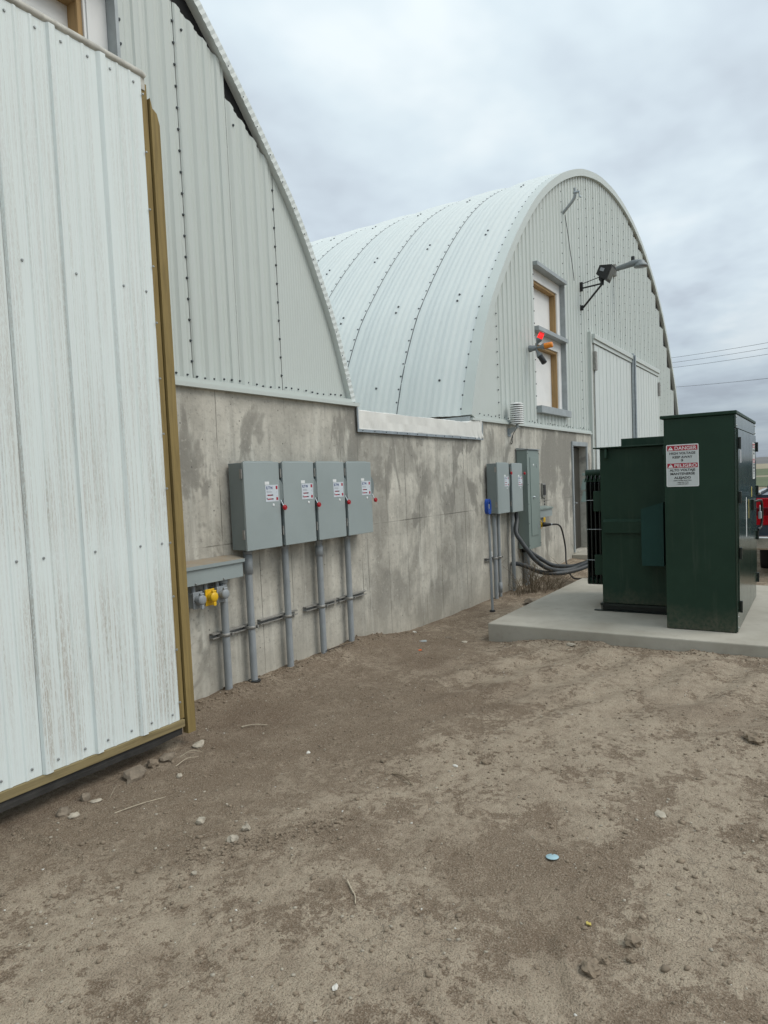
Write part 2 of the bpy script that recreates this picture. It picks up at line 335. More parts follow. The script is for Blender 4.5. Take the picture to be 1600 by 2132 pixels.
# ------------------------------------------------------------------ mesh helpers
OFF = {}
class MB:
    def __init__(s): s.v = []; s.f = []; s.sm = []
    def add(s, vs, fs, smooth=False):
        o = len(s.v); s.v += [tuple(p) for p in vs]; s.f += [tuple(i + o for i in q) for q in fs]; s.sm += [smooth] * len(fs); return s
    def box(s, x0, x1, y0, y1, z0, z1, ch=0.0):
        if ch <= 0:
            vs = [(x, y, z) for x in (x0, x1) for y in (y0, y1) for z in (z0, z1)]
            fs = [(0, 1, 3, 2), (4, 6, 7, 5), (0, 4, 5, 1), (2, 3, 7, 6), (0, 2, 6, 4), (1, 5, 7, 3)]
            return s.add(vs, fs)
        bm = bmesh.new(); bmesh.ops.create_cube(bm, size=1)
        for v in bm.verts:
            v.co = Vector(((x0 + x1) / 2 + v.co.x * (x1 - x0), (y0 + y1) / 2 + v.co.y * (y1 - y0), (z0 + z1) / 2 + v.co.z * (z1 - z0)))
        bmesh.ops.bevel(bm, geom=list(bm.edges), offset=ch, segments=2, affect='EDGES', profile=.5)
        bm.verts.index_update(); s.add([v.co[:] for v in bm.verts], [[v.index for v in f.verts] for f in bm.faces]); bm.free(); return s
    def cyl(s, p, q, r0, r1=None, n=12, caps=True):
        p, q = Vector(p), Vector(q); r1 = r0 if r1 is None else r1
        d = (q - p).normalized(); a = d.orthogonal().normalized(); b = d.cross(a)
        vs = []; 
        for c, r in ((p, r0), (q, r1)):
            for i in range(n):
                t = 2 * math.pi * i / n; vs.append(c + a * (math.cos(t) * r) + b * (math.sin(t) * r))
        s.add(vs, [(i, (i + 1) % n, n + (i + 1) % n, n + i) for i in range(n)], True)
        if caps: s.add(vs[:n][::-1], [tuple(range(n))]); s.add(vs[n:], [tuple(range(n))])
        return s
    def tube(s, pts, r, n=10, caps=True):
        pts = [Vector(p) for p in pts]; k = len(pts); rr = r if isinstance(r, (list, tuple)) else [r] * k
        t0 = (pts[1] - pts[0]).normalized(); a = t0.orthogonal().normalized(); vs = []
        for i in range(k):
            t = (pts[min(i + 1, k - 1)] - pts[max(i - 1, 0)]).normalized()
            a = (a - t * a.dot(t)).normalized(); b = t.cross(a)
            for j in range(n):
                th = 2 * math.pi * j / n; vs.append(pts[i] + a * (math.cos(th) * rr[i]) + b * (math.sin(th) * rr[i]))
        fs = [(i * n + j, i * n + (j + 1) % n, (i + 1) * n + (j + 1) % n, (i + 1) * n + j) for i in range(k - 1) for j in range(n)]
        s.add(vs, fs, True)
        if caps: s.add(vs[:n][::-1], [tuple(range(n))]); s.add(vs[-n:], [tuple(range(n))])
        return s
    def lathe(s, c, prof, axis=(0, 0, 1), n=24, caps=True):
        c = Vector(c); d = Vector(axis).normalized(); a = d.orthogonal().normalized(); b = d.cross(a); vs = []
        for r, h in prof:
            for i in range(n):
                t = 2 * math.pi * i / n; vs.append(c + d * h + a * (math.cos(t) * r) + b * (math.sin(t) * r))
        k = len(prof)
        s.add(vs, [(i * n + j, i * n + (j + 1) % n, (i + 1) * n + (j + 1) % n, (i + 1) * n + j) for i in range(k - 1) for j in range(n)], True)
        if caps: s.add(vs[:n][::-1], [tuple(range(n))]); s.add(vs[-n:], [tuple(range(n))])
        return s
    def prism(s, poly, axis, a0, a1):
        """poly: 2D points in the plane of the two other axes (x,y order kept), extruded along axis 0/1/2"""
        def P(u, v, t):
            q = [u, v]; q.insert(axis, t); return tuple(q)
        n = len(poly); vs = [P(u, v, a0) for u, v in poly] + [P(u, v, a1) for u, v in poly]
        return s.add(vs, [tuple(range(n))[::-1], tuple(range(n, 2 * n))] + [(i, (i + 1) % n, n + (i + 1) % n, n + i) for i in range(n)])
    def bolt(s, p, nrm, r=.015, h=.011, n=6):
        p = Vector(p); nrm = Vector(nrm).normalized(); return s.cyl(p, p + nrm * h, r, r * .6, n)
    def build(s, name, mat, parent=None, **props):
        me = bpy.data.meshes.new(name)
        off = OFF.get(parent.name, (0, 0, 0)) if parent else (0, 0, 0)
        me.from_pydata([(x - off[0], y - off[1], z - off[2]) for x, y, z in s.v], [], s.f)
        me.polygons.foreach_set('use_smooth', s.sm)
        bm = bmesh.new(); bm.from_mesh(me); bmesh.ops.recalc_face_normals(bm, faces=bm.faces); bm.to_mesh(me); bm.free()
        ob = bpy.data.objects.new(name, me); COL.objects.link(ob)
        if mat: me.materials.append(M[mat] if isinstance(mat, str) else mat)
        if parent: ob.parent = parent; OFF[ob.name] = off
        for a, b in props.items(): ob[a] = b
        return ob
def thing(name, loc, label, cat, group=None):
    o = bpy.data.objects.new(name, None); o.empty_display_size = .1; COL.objects.link(o); o.location = loc; OFF[o.name] = tuple(loc)
    o['label'] = label; o['category'] = cat
    if group: o['group'] = group
    return o
def tag(o, label, cat, group=None):
    o['label'] = label; o['category'] = cat
    if group: o['group'] = group
    return o
def origin_to(ob, p):
    """move a single-mesh thing's origin to its base point"""
    p = Vector(p); ob.data.transform(Matrix.Translation(-(p - ob.location))); ob.location = p; return ob
def copy_tree(o, parent=None):
    c = o.copy(); COL.objects.link(c)
    if parent: c.parent = parent
    for ch in [q for q in bpy.data.objects if q.parent == o]: copy_tree(ch, c)
    return c
def structure(o): o['kind'] = 'structure'; return o
def text_mb(mb, s, size, at, ux, uz, depth=0.0, align='CENTER', bold=0.0, fitw=None):
    """flat lettering: triangulated font outline laid in the plane spanned by ux (reading direction) and uz (up)"""
    cu = bpy.data.curves.new('txt', 'FONT'); cu.body = s; cu.size = size; cu.align_x = align; cu.offset = bold; cu.resolution_u = 3
    to = bpy.data.objects.new('txt', cu); COL.objects.link(to)
    me = bpy.data.meshes.new_from_object(to.evaluated_get(bpy.context.evaluated_depsgraph_get()))
    ux, uz, at = Vector(ux), Vector(uz), Vector(at)
    sx = 1.0
    if fitw and me.vertices:
        xs = [v.co.x for v in me.vertices]; sx = fitw / (max(xs) - min(xs))
    mb.add([at + ux * (v.co.x * sx) + uz * v.co.y for v in me.vertices], [tuple(p.vertices) for p in me.polygons])
    bpy.data.objects.remove(to); bpy.data.curves.remove(cu); bpy.data.meshes.remove(me)

def smooth01(a, b, x):
    t = min(1, max(0, (x - a) / (b - a))); return t * t * (3 - 2 * t)

# ------------------------------------------------------------------ ground
def fbm(x, y, s, o=4, seed=0.0):
    return noise.fractal(Vector((x * s, y * s, seed)), 1.0, 2.0, o)
SCARS = [(1.62, 2.05, 1.50, 1.95, -.009, .010), (1.75, 1.98, 1.52, 1.79, -.009, .008), (1.76, 2.30, 1.70, 2.23, -.008, .010), (1.71, 2.42, 1.63, 2.36, -.008, .010), (2.32, .81, 2.12, .70, .020, .022), (2.12, .70, 1.92, .58, .012, .025)]
def ghei(x, y, fine=True):
    z = -0.02
    z += .075 * math.exp(-((4 - min(y, 4)) / .42) ** 2) * smooth01(1.5, 3.2, x) * (1 - smooth01(5.6, 7.2, x))
    z -= .075 * smooth01(5.4, 6.8, x)
    if x < 6.65: z += .085 * math.exp(-((6.63 - x) / .75) ** 2) * smooth01(3.1, 2.3, y) if False else .085 * math.exp(-((6.63 - x) / .75) ** 2) * (1 - smooth01(2.25, 3.0, y))
    z += .14 * math.exp(-((x - 12.6) / 1.3) ** 2) * math.exp(-((4 - min(y, 4)) / .6) ** 2)
    if fine and -1 < x < 16 and -6 < y < 4.3:
        d = math.hypot(x, y)
        z += .016 * fbm(x, y, .9, 3, 1.3)
        z += .010 * fbm(x, y, 3.1, 3, 4.1)
        if d < 9: z += .0055 * fbm(x, y, 11, 3, 9.2)
        z += .055 * max(0, fbm(x, y, 3.0, 3, 7.7)) * smooth01(5.9, 6.4, x) * (1 - smooth01(6.62, 6.66, x)) * (1 - smooth01(2.7, 3.1, y))
        if y > 3.4 and 3 < x < 6.5:
            for lx_, ly_, lh_ in ((3.86, 3.90, .035), (4.62, 3.86, .03), (5.07, 3.84, .045), (5.55, 3.88, .05), (5.9, 3.92, .03)):
                z += lh_ * math.exp(-((x - lx_) / .16) ** 2 - ((y - ly_) / .11) ** 2) * (1 + .8 * fbm(x, y, 14, 2, 5.5))
        if 2.75 < y < 3.45 and 1.6 < x < 2: z += .028 * math.exp(-((x - 1.80 - .03 * fbm(x, y, 2, 2, 3)) / .02) ** 2) * smooth01(2.8, 2.9, y)
        # tyre ruts and scraped ridges
        u = (y - 1.5) + .42 * (x - 6.4)
        z += .017 * math.sin(u * 13 + 2 * fbm(x, y, 1.2, 2, 2.0)) * smooth01(3.6, 5.4, x) * (1 - smooth01(6.3, 6.6, x)) * (1 - smooth01(2.4, 3.2, y))
        if x < 2.6 and y < 2.7:
            for ax_, ay_, bx_, by_, hh_, ww_ in SCARS:
                dx_, dy_ = bx_ - ax_, by_ - ay_; l2 = dx_ * dx_ + dy_ * dy_; t = ((x - ax_) * dx_ + (y - ay_) * dy_) / l2
                if -.1 < t < 1.1:
                    d_ = abs((x - ax_) * dy_ - (y - ay_) * dx_) / math.sqrt(l2) + .006 * fbm(x, y, 18, 2, 6.1)
                    z += hh_ * math.exp(-(d_ / ww_) ** 2) * smooth01(-.1, .08, t) * (1 - smooth01(.92, 1.1, t))
    if x > 40 or y < -40: z -= 0.0
    return z
def spaced(parts):
    a = []
    for s, e, st in parts:
        n = max(1, int(round((e - s) / st))); a += [s + (e - s) * i / n for i in range(n)]
    return a
gx = [-4000, -1500, -500, -150, -50, -20, -10] + spaced([(-5, .6, .5), (.6, .9, .1), (.9, 3.2, .017), (3.2, 5.2, .026), (5.2, 7.2, .04), (7.2, 14, .14), (14, 20, .5), (20, 60, 5)]) + [60, 120, 300, 800, 2000, 5000]
gy = [-4000, -1500, -500, -150, -50, -20, -10] + spaced([(-6, -1.2, .4), (-1.2, -.2, .06), (-.2, 3.0, .02), (3.0, 4.1, .03), (4.1, 6, .3)]) + [6, 12, 30, 80, 300, 1000, 4000]
gv = [(x, y, ghei(x, y)) for x in gx for y in gy]
ny = len(gy); gf = [(i * ny + j, (i + 1) * ny + j, (i + 1) * ny + j + 1, i * ny + j + 1) for i in range(len(gx) - 1) for j in range(ny - 1)]
mb = MB(); mb.add(gv, gf, True); structure(mb.build('ground', 'dirt'))

# fields and hills towards the horizon
def strip(name, mat, x0, x1, z0, z1, y0=-2500, y1=900):
    b = MB(); b.add([(x0, y0, z0), (x1, y0, z1), (x1, y1, z1), (x0, y1, z0)], [(0, 1, 2, 3)]); return structure(b.build(name, mat))
strip('field_stubble', 'field_green', 62, 110, -.06, -.04)
strip('field_track', 'field_tan', 110, 125, -.03, -.03)
strip('field_green_crop', 'field_green', 125, 330, -.02, .0)
strip('field_dry_grass', 'field_tan', 330, 1500, .05, 4.0)
b = MB(); vs = []; n = 60
for i in range(n + 1):
    y = -2500 + 4500 * i / n; h = 14 + 16 * max(0, noise.noise(Vector((y * .0011, 2.2, 0))) + .5) + 3 * noise.noise(Vector((y * .006, .3, 0)))
    vs += [(1500, y, 3.9), (1900, y, h), (2600, y, -5)]
b.add(vs, [(i * 3 + j, (i + 1) * 3 + j, (i + 1) * 3 + j + 1, i * 3 + j + 1) for i in range(n) for j in range(2)], True)
structure(b.build('hills', 'hill_blue'))

# ------------------------------------------------------------------ arch profile shared by both huts
Z0 = 2.45
HALF = [(8.0, 0), (7.77, .64), (7.54, 1.11), (7.24, 1.62), (6.88, 2.07), (6.46, 2.55), (6.0, 3.02), (5.37, 3.58), (4.7, 4.06), (3.88, 4.52), (2.98, 4.91), (2.19, 5.16), (1.2, 5.36), (0, 5.44)]
ctl = [(-a, b) for a, b in HALF] + [(a, b) for a, b in HALF[::-1][1:]]
def catmull(P, per=12):
    P = [np.array(p, float) for p in P]; P = [2 * P[0] - P[1]] + P + [2 * P[-1] - P[-2]]; o = []
    for i in range(1, len(P) - 2):
        for t in np.linspace(0, 1, per, endpoint=False):
            a, b_, c, d = P[i - 1:i + 3]
            o.append(.5 * ((2 * b_) + (-a + c) * t + (2 * a - 5 * b_ + 4 * c - d) * t * t + (-a + 3 * b_ - 3 * c + d) * t ** 3))
    o.append(P[-2]); return np.array(o)
AR = catmull(ctl)
_s = np.concatenate([[0], np.cumsum(np.hypot(*np.diff(AR, axis=0).T))]); ALEN = _s[-1]
def arch(n):
    t = np.linspace(0, ALEN, n); p = np.stack([np.interp(t, _s, AR[:, 0]), np.interp(t, _s, AR[:, 1])], 1)
    d = np.gradient(p, axis=0); d /= np.hypot(d[:, 0], d[:, 1])[:, None]
    return p, np.stack([-d[:, 1], d[:, 0]], 1)      # points, outward normals
def arch_z(dx): return float(np.interp(dx, AR[:, 0], AR[:, 1])) + Z0
def arch_at(s):
    p = np.array([np.interp(s, _s, AR[:, 0]), np.interp(s, _s, AR[:, 1])]); q = np.array([np.interp(s + .02, _s, AR[:, 0]), np.interp(s + .02, _s, AR[:, 1])]) - np.array([np.interp(s - .02, _s, AR[:, 0]), np.interp(s - .02, _s, AR[:, 1])])
    q /= np.hypot(*q); return p, np.array([-q[1], q[0]])

RIB = [.021]; TILT = [0.0]; PER = [.175]
def rib_depth(u, fine=False):
    """relief of the wall sheets (metres towards the viewer) at u along the wall"""
    if fine: return .0017 * (0.5 + .5 * math.sin(u * 2 * math.pi / .034))
    t = (u / PER[0]) % 1.0
    d = RIB[0] * (smooth01(.10, .22, t) - smooth01(.54, .66, t))
    return d + RIB[0] * .28 * (smooth01(.76, .80, t) - smooth01(.90, .94, t))
def wall_sheet(hut, xa, xb, zlo, ztop, yface=4.046, fine=False, name='wall_panel'):
    xb -= .0055; n = max(3, int((xb - xa) / (.0085 if fine else .0125))); vs = []
    for i in range(n + 1):
        x = xa + (xb - xa) * i / n; y = yface - rib_depth(x + TILT[0], fine); zt = ztop(x)
        vs += [(x, y, zlo), (x, y, max(zt, zlo + .001))]
    q = MB(); q.add(vs, [(2 * i, 2 * i + 2, 2 * i + 3, 2 * i + 1) for i in range(n)], False); return q.build(name, 'white_steel', hut)
def face_bolt(mb, x, z, r=.0115):
    mb.bolt((x, 4.046 - rib_depth(x + TILT[0]) + .001, z), (0, -1, 0), r, .013)

def arch_trim(hut, cx, d0, d1, y0, y1, mat, name='arch_trim', s0=0.0, s1=None, step=.16, corr=0.0):
    s1 = ALEN if s1 is None else s1; n = max(2, int((s1 - s0) / step)); q = MB(); vs = []
    for i in range(n + 1):
        s = s0 + (s1 - s0) * i / n; p, nn_ = arch_at(min(max(s, .021), ALEN - .021)); p = np.array([np.interp(s, _s, AR[:, 0]), np.interp(s, _s, AR[:, 1])])
        e = corr * (i % 2)
        for d, y in ((d0, y0 - e), (d1 - e, y0 - e), (d1 - e, y1), (d0, y1)):
            vs.append((cx + p[0] + nn_[0] * d, y, Z0 + p[1] + nn_[1] * d))
    fs = [(i * 4 + j, (i + 1) * 4 + j, (i + 1) * 4 + (j + 1) % 4, i * 4 + (j + 1) % 4) for i in range(n) for j in range(4)] + [(0, 1, 2, 3), (n * 4 + 3, n * 4 + 2, n * 4 + 1, n * 4)]
    q.add(vs, fs, False); return q.build(name, mat, hut)

def vault(hut, cx, y0, npan, pitch_, mat='roof_steel', ns=70, nr=10):
    p, nrm = arch(ns); prot = None
    ny_ = nr * 6
    def prof(t): return .055 * math.sin(math.pi * t) ** .8 + .0046 * math.sin(2 * math.pi * nr * t) + .004 * math.sin(2 * math.pi * 3 * t + 1) + .011 * smooth01(.93, .95, t)
    vs = []
    for j in range(ny_ + 1):
        t = j / ny_; d = .10 + prof(t)
        for i in range(ns): vs.append((cx + p[i, 0] + nrm[i, 0] * d, y0 + t * pitch_, Z0 + p[i, 1] + nrm[i, 1] * d))
    q = MB(); q.add(vs, [(j * ns + i, (j + 1) * ns + i, (j + 1) * ns + i + 1, j * ns + i + 1) for j in range(ny_) for i in range(ns - 1)], True)
    prot = q.build('roof_panel', mat, hut)
    for a in range(1, npan):
        c = prot.copy(); COL.objects.link(c); c.location.y += a * pitch_
    sl = arch_trim(hut, cx, .085, .116, y0 - .0065, y0 + .0065, 'bolt_metal', name='seam_shade', step=.25)  # dark strips added to draw the shadow line along each roof seam
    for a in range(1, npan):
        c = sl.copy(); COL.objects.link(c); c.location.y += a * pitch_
    bm_ = MB()
    for a in range(npan + 1):
        y = y0 + a * pitch_ + .012
        for s in np.arange(.1, ALEN * .62, .205):
            pp, nn_ = arch_at(s); d = .105
            bm_.bolt((cx + pp[0] + nn_[0] * d, y + .02, Z0 + pp[1] + nn_[1] * d), (nn_[0], 0, nn_[1]), .021, .016, 5)
        for s, dbl in ((.55, 0), (1.9, 1), (3.55, 1), (5.6, 1), (7.6, 1)):
            pp, nn_ = arch_at(s); d = .10 + prof(.37)
            for e in ((0, .13) if dbl else (0,)):
                p2, n2 = arch_at(s + e); bm_.bolt((cx + p2[0] + n2[0] * d, y + .37 * pitch_, Z0 + p2[1] + n2[1] * d), (n2[0], 0, n2[1]), .021, .016, 5)
    bm_.build('roof_bolts', 'bolt_metal', hut, kind='stuff')
    # far gable, closed
    pf, _ = arch(40); q = MB(); yb = y0 + npan * pitch_ - .05
    q.add([(cx + a_, yb, Z0 + b_) for a_, b_ in pf], [tuple(range(40))]); q.build('back_wall', 'white_steel', hut)
def hut_window(hut, xa, xb, z0, z1, zt):
    """boarded window: galvanised channels, foam trim, timber strip and white board"""
    wv_ = MB(); ya, yb = 3.985, 4.15
    wv_.box(xa, xb, 3.965, 4.15, z1 - .055, z1 + .01, .003)           # header
    win = wv_.build('window', 'galv_dull', hut)
    MB().box(xa, xb, 3.97, yb, zt + .03, zt + .10, .003).build('transom', 'galv_dull', win)
    MB().box(xa - .02, xb + .01, 3.945, yb, z0 - .02, z0 + .10, .004).build('sill', 'galv_dull', win)
    for a, b_, yj in ((xb - .025, xb, 4.012), (xa, xa + .02, 4.055)):
        MB().box(a, b_, yj, yb + .02, z0 + .102, z1 - .057).build('jamb', 'galv_dull', win)
    for lo, hi in ((z0 + .1, zt + .03), (zt + .1, z1 - .056)):
        xa2, xb2 = xa + .027, xb - .027
        q = MB(); q.box(xa2, xa2 + .15, 4.105, 4.18, lo, hi); q.box(xb2 - .15, xb2, 4.105, 4.18, lo, hi); q.box(xa2 + .15, xb2 - .15, 4.105, 4.18, hi - .175, hi)
        q.box(xb2 - .17, xb2 - .152, 4.115, 4.16, lo, hi - .18)
        q.build('foam_trim', 'foam_white', win)
        a, b_ = xa2 + .152, xb2 - .172
        q = MB(); q.box(a, a + .035, 4.13, 4.25, lo + .03, hi - .176); q.box(b_ - .035, b_, 4.13, 4.25, lo + .03, hi - .176); q.box(a + .036, b_ - .036, 4.13, 4.25, hi - .216, hi - .177); q.box(a + .036, b_ - .036, 4.14, 4.25, lo, lo + .03)
        q.build('timber_strip', 'pale_wood', win)
        MB().box(a + .01, b_ - .01, 4.235, 4.28, lo + .01, hi - .18).build('board', 'foam_white', win)
    return win

# ------------------------------------------------------------------ right hut (seen whole)
C2 = 16.6
hut2 = thing('quonset_hut', (C2, 4.0, 0), 'whole white steel arched hut with closed double doors and its roof in view', 'building', 'arched steel huts')
vault(hut2, C2, 4.12, 19, 1.06)
arch_trim(hut2, C2, 0.0,   .125, 3.975, 4.135, 'white_steel', s0=0, s1=7.7)
arch_trim(hut2, C2, 0.0, .125, 3.977, 4.135, 'white_steel', s0=7.712, s1=ALEN - 6.2)
arch_trim(hut2, C2, 0.0,   .125, 3.975, 4.135, 'white_steel', s0=ALEN - 6.19, s1=ALEN)
arch_trim(hut2, C2, -.45, .10, 4.062, 4.09, 'gap_shade', name='gap_shade')  # added black ring, stands in for the dark void behind the trim
dX = (14.37, 20.85, 4.42)
cuts = [8.605, 9.57, 10.63, 11.19, 12.76, 13.82, 14.37]
A2 = lambda x: arch_z(x - C2)
wallb = MB()
def rowx(x, z0, z1, step=.185):
    z = z0
    while z < z1 - .08: face_bolt(wallb, x, z); z += step
wall_sheet(hut2, 8.605, 9.57, Z0 + .01, lambda x: A2(x) + .02, fine=True)
wall_sheet(hut2, 9.57, 10.63, Z0 + .01, lambda x: A2(x) + .02)
wall_sheet(hut2, 10.63, 11.19, Z0 + .01, lambda x: A2(x) + .02)
wall_sheet(hut2, 11.19, 12.76, Z0 + .01, lambda x: 2.71)
wall_sheet(hut2, 11.19, 12.76, 5.165, lambda x: A2(x) + .02)
wall_sheet(hut2, 12.76, 13.82, Z0 + .01, lambda x: A2(x) + .02)
wall_sheet(hut2, 13.82, 14.37, Z0 + .01, lambda x: A2(x) + .02)
x = 14.37; wd = .525
while x < 24.5:
    xb = min(x + wd, 24.56)
    cut = A2(min(xb + .0, 24.55)) + .03
    topf = (lambda xx, c=cut: min(A2(xx) + .02, c)) if x > C2 - 1.2 else (lambda xx: A2(xx) + .02)
    lo = dX[2] if xb <= 20.9 else Z0 + .01
    wall_sheet(hut2, x, xb, lo, topf); x = xb
for xx in (9.555, 10.615, 11.68, 12.75, 13.81, 14.36):
    lo = 2.55 if xx != 11.68 else 5.25
    rowx(xx, lo, A2(xx) - .05)
rowx(11.68, 2.52, 2.70, .1); rowx(11.17, 2.56, 5.2, .2)
for i in range(1, 19):
    xx = 14.36 + wd * i
    if xx > 24: break
    rowx(xx, 4.55 if xx < 20.9 else 2.6, A2(xx) - .15, .19 if i % 2 == 0 else .2)
for i in range(40):
    xx = 8.7 + i * .147
    if xx < 14.3: face_bolt(wallb, xx, 2.515 + .012 * (i % 2), .0105)
wallb.build('wall_bolts', 'bolt_metal', hut2, kind='stuff')
q = MB(); q.box(8.50, 14.18, 3.965, 4.075, 2.418, 2.452); q.box(8.62, 14.18, 3.985, 4.01, 2.452, 2.485); q.build('base_trim', 'white_steel', hut2)
q = MB(); q.box(20.9, 24.6, 3.965, 4.075, 2.418, 2.452); q.build('base_trim', 'white_steel', hut2)
q = MB()                                                                             # kinked flashing at the vault's foot
q.prism([(8.46, 2.40), (8.50, 2.40), (8.50, 2.47), (8.46, 2.47)], 1, 4.0, 9.0); q.build('foot_flashing', 'galv_dull', hut2)
hut_window(hut2, 11.19, 12.76, 2.70, 5.165, 4.02)
# double doors
q = MB(); q.box(14.30, 20.92, 3.90, 4.03, 4.36, 4.46, .006); q.box(14.30, 20.92, 3.93, 4.03, 4.28, 4.358); q.build('door_header', 'white_steel', hut2)
q = MB(); q.box(14.22, 14.33, 3.965, 4.06, -.05, 4.5); q.build('door_jamb', 'white_steel', hut2)
q = MB(); q.box(14.332, 14.36, 3.955, 4.06, -.05, 4.278); q.build('jamb_strip', 'weathered_rail', hut2)
q = MB(); q.box(20.89, 20.98, 3.955, 4.06, -.05, 4.5); q.build('door_jamb', 'white_steel', hut2)
BR = [.013]
def barn_rib(u, fl=.305):
    t = (u / fl) % 1.0
    d = BR[0] * (smooth01(.0, .035, t) - smooth01(.16, .195, t))
    return d + .0055 * (smooth01(.42, .435, t) - smooth01(.475, .49, t)) + .0055 * (smooth01(.70, .715, t) - smooth01(.755, .77, t))
def clad(parent, xa, xb, z0, z1, yf, mat, off=0.0, name='cladding_sheet'):
    n = int((xb - xa) / .0085); vs = []
    for i in range(n + 1):
        x = xa + (xb - xa) * i / n; y = yf - barn_rib(x - off); vs += [(x, y, z0), (x, y, z1)]
    for i in range(n, -1, -1):
        x = xa + (xb - xa) * i / n; vs += [(x, yf + .004, z0), (x, yf + .004, z1)] if i in (0, n) else []
    q = MB(); q.add(vs, [(2 * i, 2 * i + 2, 2 * i + 3, 2 * i + 1) for i in range(n)]); return q.build(name, mat, parent)
for xa, xb in ((14.42, 17.62), (17.78, 20.86)):
    lf = MB().box(xa, xb, 3.965, 4.03, .08, 4.25).build('door_leaf', 'white_steel', hut2)
    s = xa
    while s < xb - .1:
        e = min(s + .915, xb); clad(lf, s, e - .004, .06, 4.265, 3.958, 'roof_steel', xa); s = e
    hx = xa - .03 if xa < 15 else xb + .03
    for hz_ in (3.75, .9):
        MB().box(hx - .06, hx + .06, 3.90, 3.954, hz_ - .02, hz_ + .36, .005).build('hinge', 'galv_strut', lf)
q = MB(); q.box(17.64, 17.76, 3.89, 3.95, .05, 4.50, .006); q.cyl((17.70, 3.87, .1), (17.70, 3.87, 4.45), .022, None, 10); q.build('centre_post', 'galvanised', hut2)

# ------------------------------------------------------------------ left hut (near, cut by the frame)
C1 = -2.28
RIB[0] = .0165; BR[0] = .021; PER[0] = .1287; TILT[0] = .0425
hut1 = thing('quonset_hut', (C1, 4.0, 0), 'nearer arched hut at left with corrugated gable and wide open white door', 'building', 'arched steel huts')
vault(hut1, C1, 4.14, 9, 1.06, ns=44, nr=5)
arch_trim(hut1, C1, .0, .068, 3.992, 4.13, 'roof_steel', step=.028, corr=.005)
arch_trim(hut1, C1, -.34, .05, 4.062, 4.09, 'gap_shade', name='gap_shade')  # black ring added so the wedge gaps show as deep shade
A1 = lambda x: arch_z(x - C1)
def gap_top(xa, xb, g0, g1):
    def f(x):
        t = (x - xa) / (xb - xa); return A1(x) - (g0 * (1 - t) + g1 * t)
    return f
wall_sheet(hut1, 4.73, 5.72, Z0 + .01, lambda x: A1(x) - .004, fine=True)
wall_sheet(hut1, 4.2, 4.73, Z0 + .01, gap_top(4.2, 4.73, .20, -.03))
wall_sheet(hut1, 3.70, 4.2, Z0 + .01, gap_top(3.7, 4.2, .24, -.03))
wall_sheet(hut1, 3.19, 3.70, Z0 + .01, lambda x: A1(x) - .02)
wall_sheet(hut1, 1.62, 3.19, Z0 + .01, lambda x: 2.71); wall_sheet(hut1, 1.62, 3.19, 5.165, lambda x: A1(x) - .02)
x = 1.62
for xa, xb in ((1.05, 1.62), (0, 1.05), (-1.05, 0), (-2.1, -1.05), (-3.15, -2.1), (-4.2, -3.15), (-5.2, -4.2), (-6.2, -5.2), (-7.2, -6.2), (-8.2, -7.2), (-10.2, -8.2)):
    wall_sheet(hut1, xa, xb, Z0 + .01 if xa > .5 or xa < -6 else 4.42, lambda x: A1(x) - .02)
wallb = MB()
for xx, lo in ((3.69, 2.62), (4.72, 2.62), (3.205, 2.62), (1.05, 2.6)):
    z = lo
    while z < A1(xx) - .12: face_bolt(wallb, xx, z, .0118); z += .1555 if xx == 3.69 else .16
for i in range(26):
    xx = 3.25 + i * .094
    if xx < 5.62: face_bolt(wallb, xx, 2.512 + .008 * math.sin(i * 7.1), .0095)
for i, (xx, zz) in enumerate(((4.26, A1(4.26) - .33), (3.76, A1(3.76) - .36))): face_bolt(wallb, xx, zz)
for s in np.arange(ALEN - 3.0, ALEN - .05, .23):                                   # screws along the trim
    p, nn_ = arch_at(s); wallb.bolt((C1 + p[0] + nn_[0] * .012, 3.984, Z0 + p[1] + nn_[1] * .012), (0, -1, 0), .006, .006, 5)
wallb.build('wall_bolts', 'bolt_metal', hut1, kind='stuff')
q = MB(); q.box(-10.3, 5.80, 3.955, 4.08, 2.412, 2.446); q.box(-10.3, 5.70, 3.98, 4.008, 2.447, 2.482); q.build('base_trim', 'white_steel', hut1)
hut_window(hut1, 1.62, 3.19, 2.70, 5.165, 4.02)
# big door swung open flat in front of the gable
LX0, LX1, LY, LZ0, LZ1 = -.45, 2.885, 3.45, .185, 4.15
door = MB().box(LX0, LX1 - .01, 3.475, 3.60, LZ0 + .02, LZ1 - .02).build('barn_door', 'white_steel', hut1, label='wide white ribbed barn door standing open with dirt streaked sheets')
xs_ = [2.885 - .915 * i for i in range(4, -1, -1)]; xs_[0] = LX0
for a, b_ in zip(xs_[:-1], xs_[1:]):
    clad(door, a, b_ - .0015 if b_ < 2.88 else b_, LZ0, LZ1 - .005, 3.462, 'dirty_cladding', 2.885 - .305 * 12 - .0)
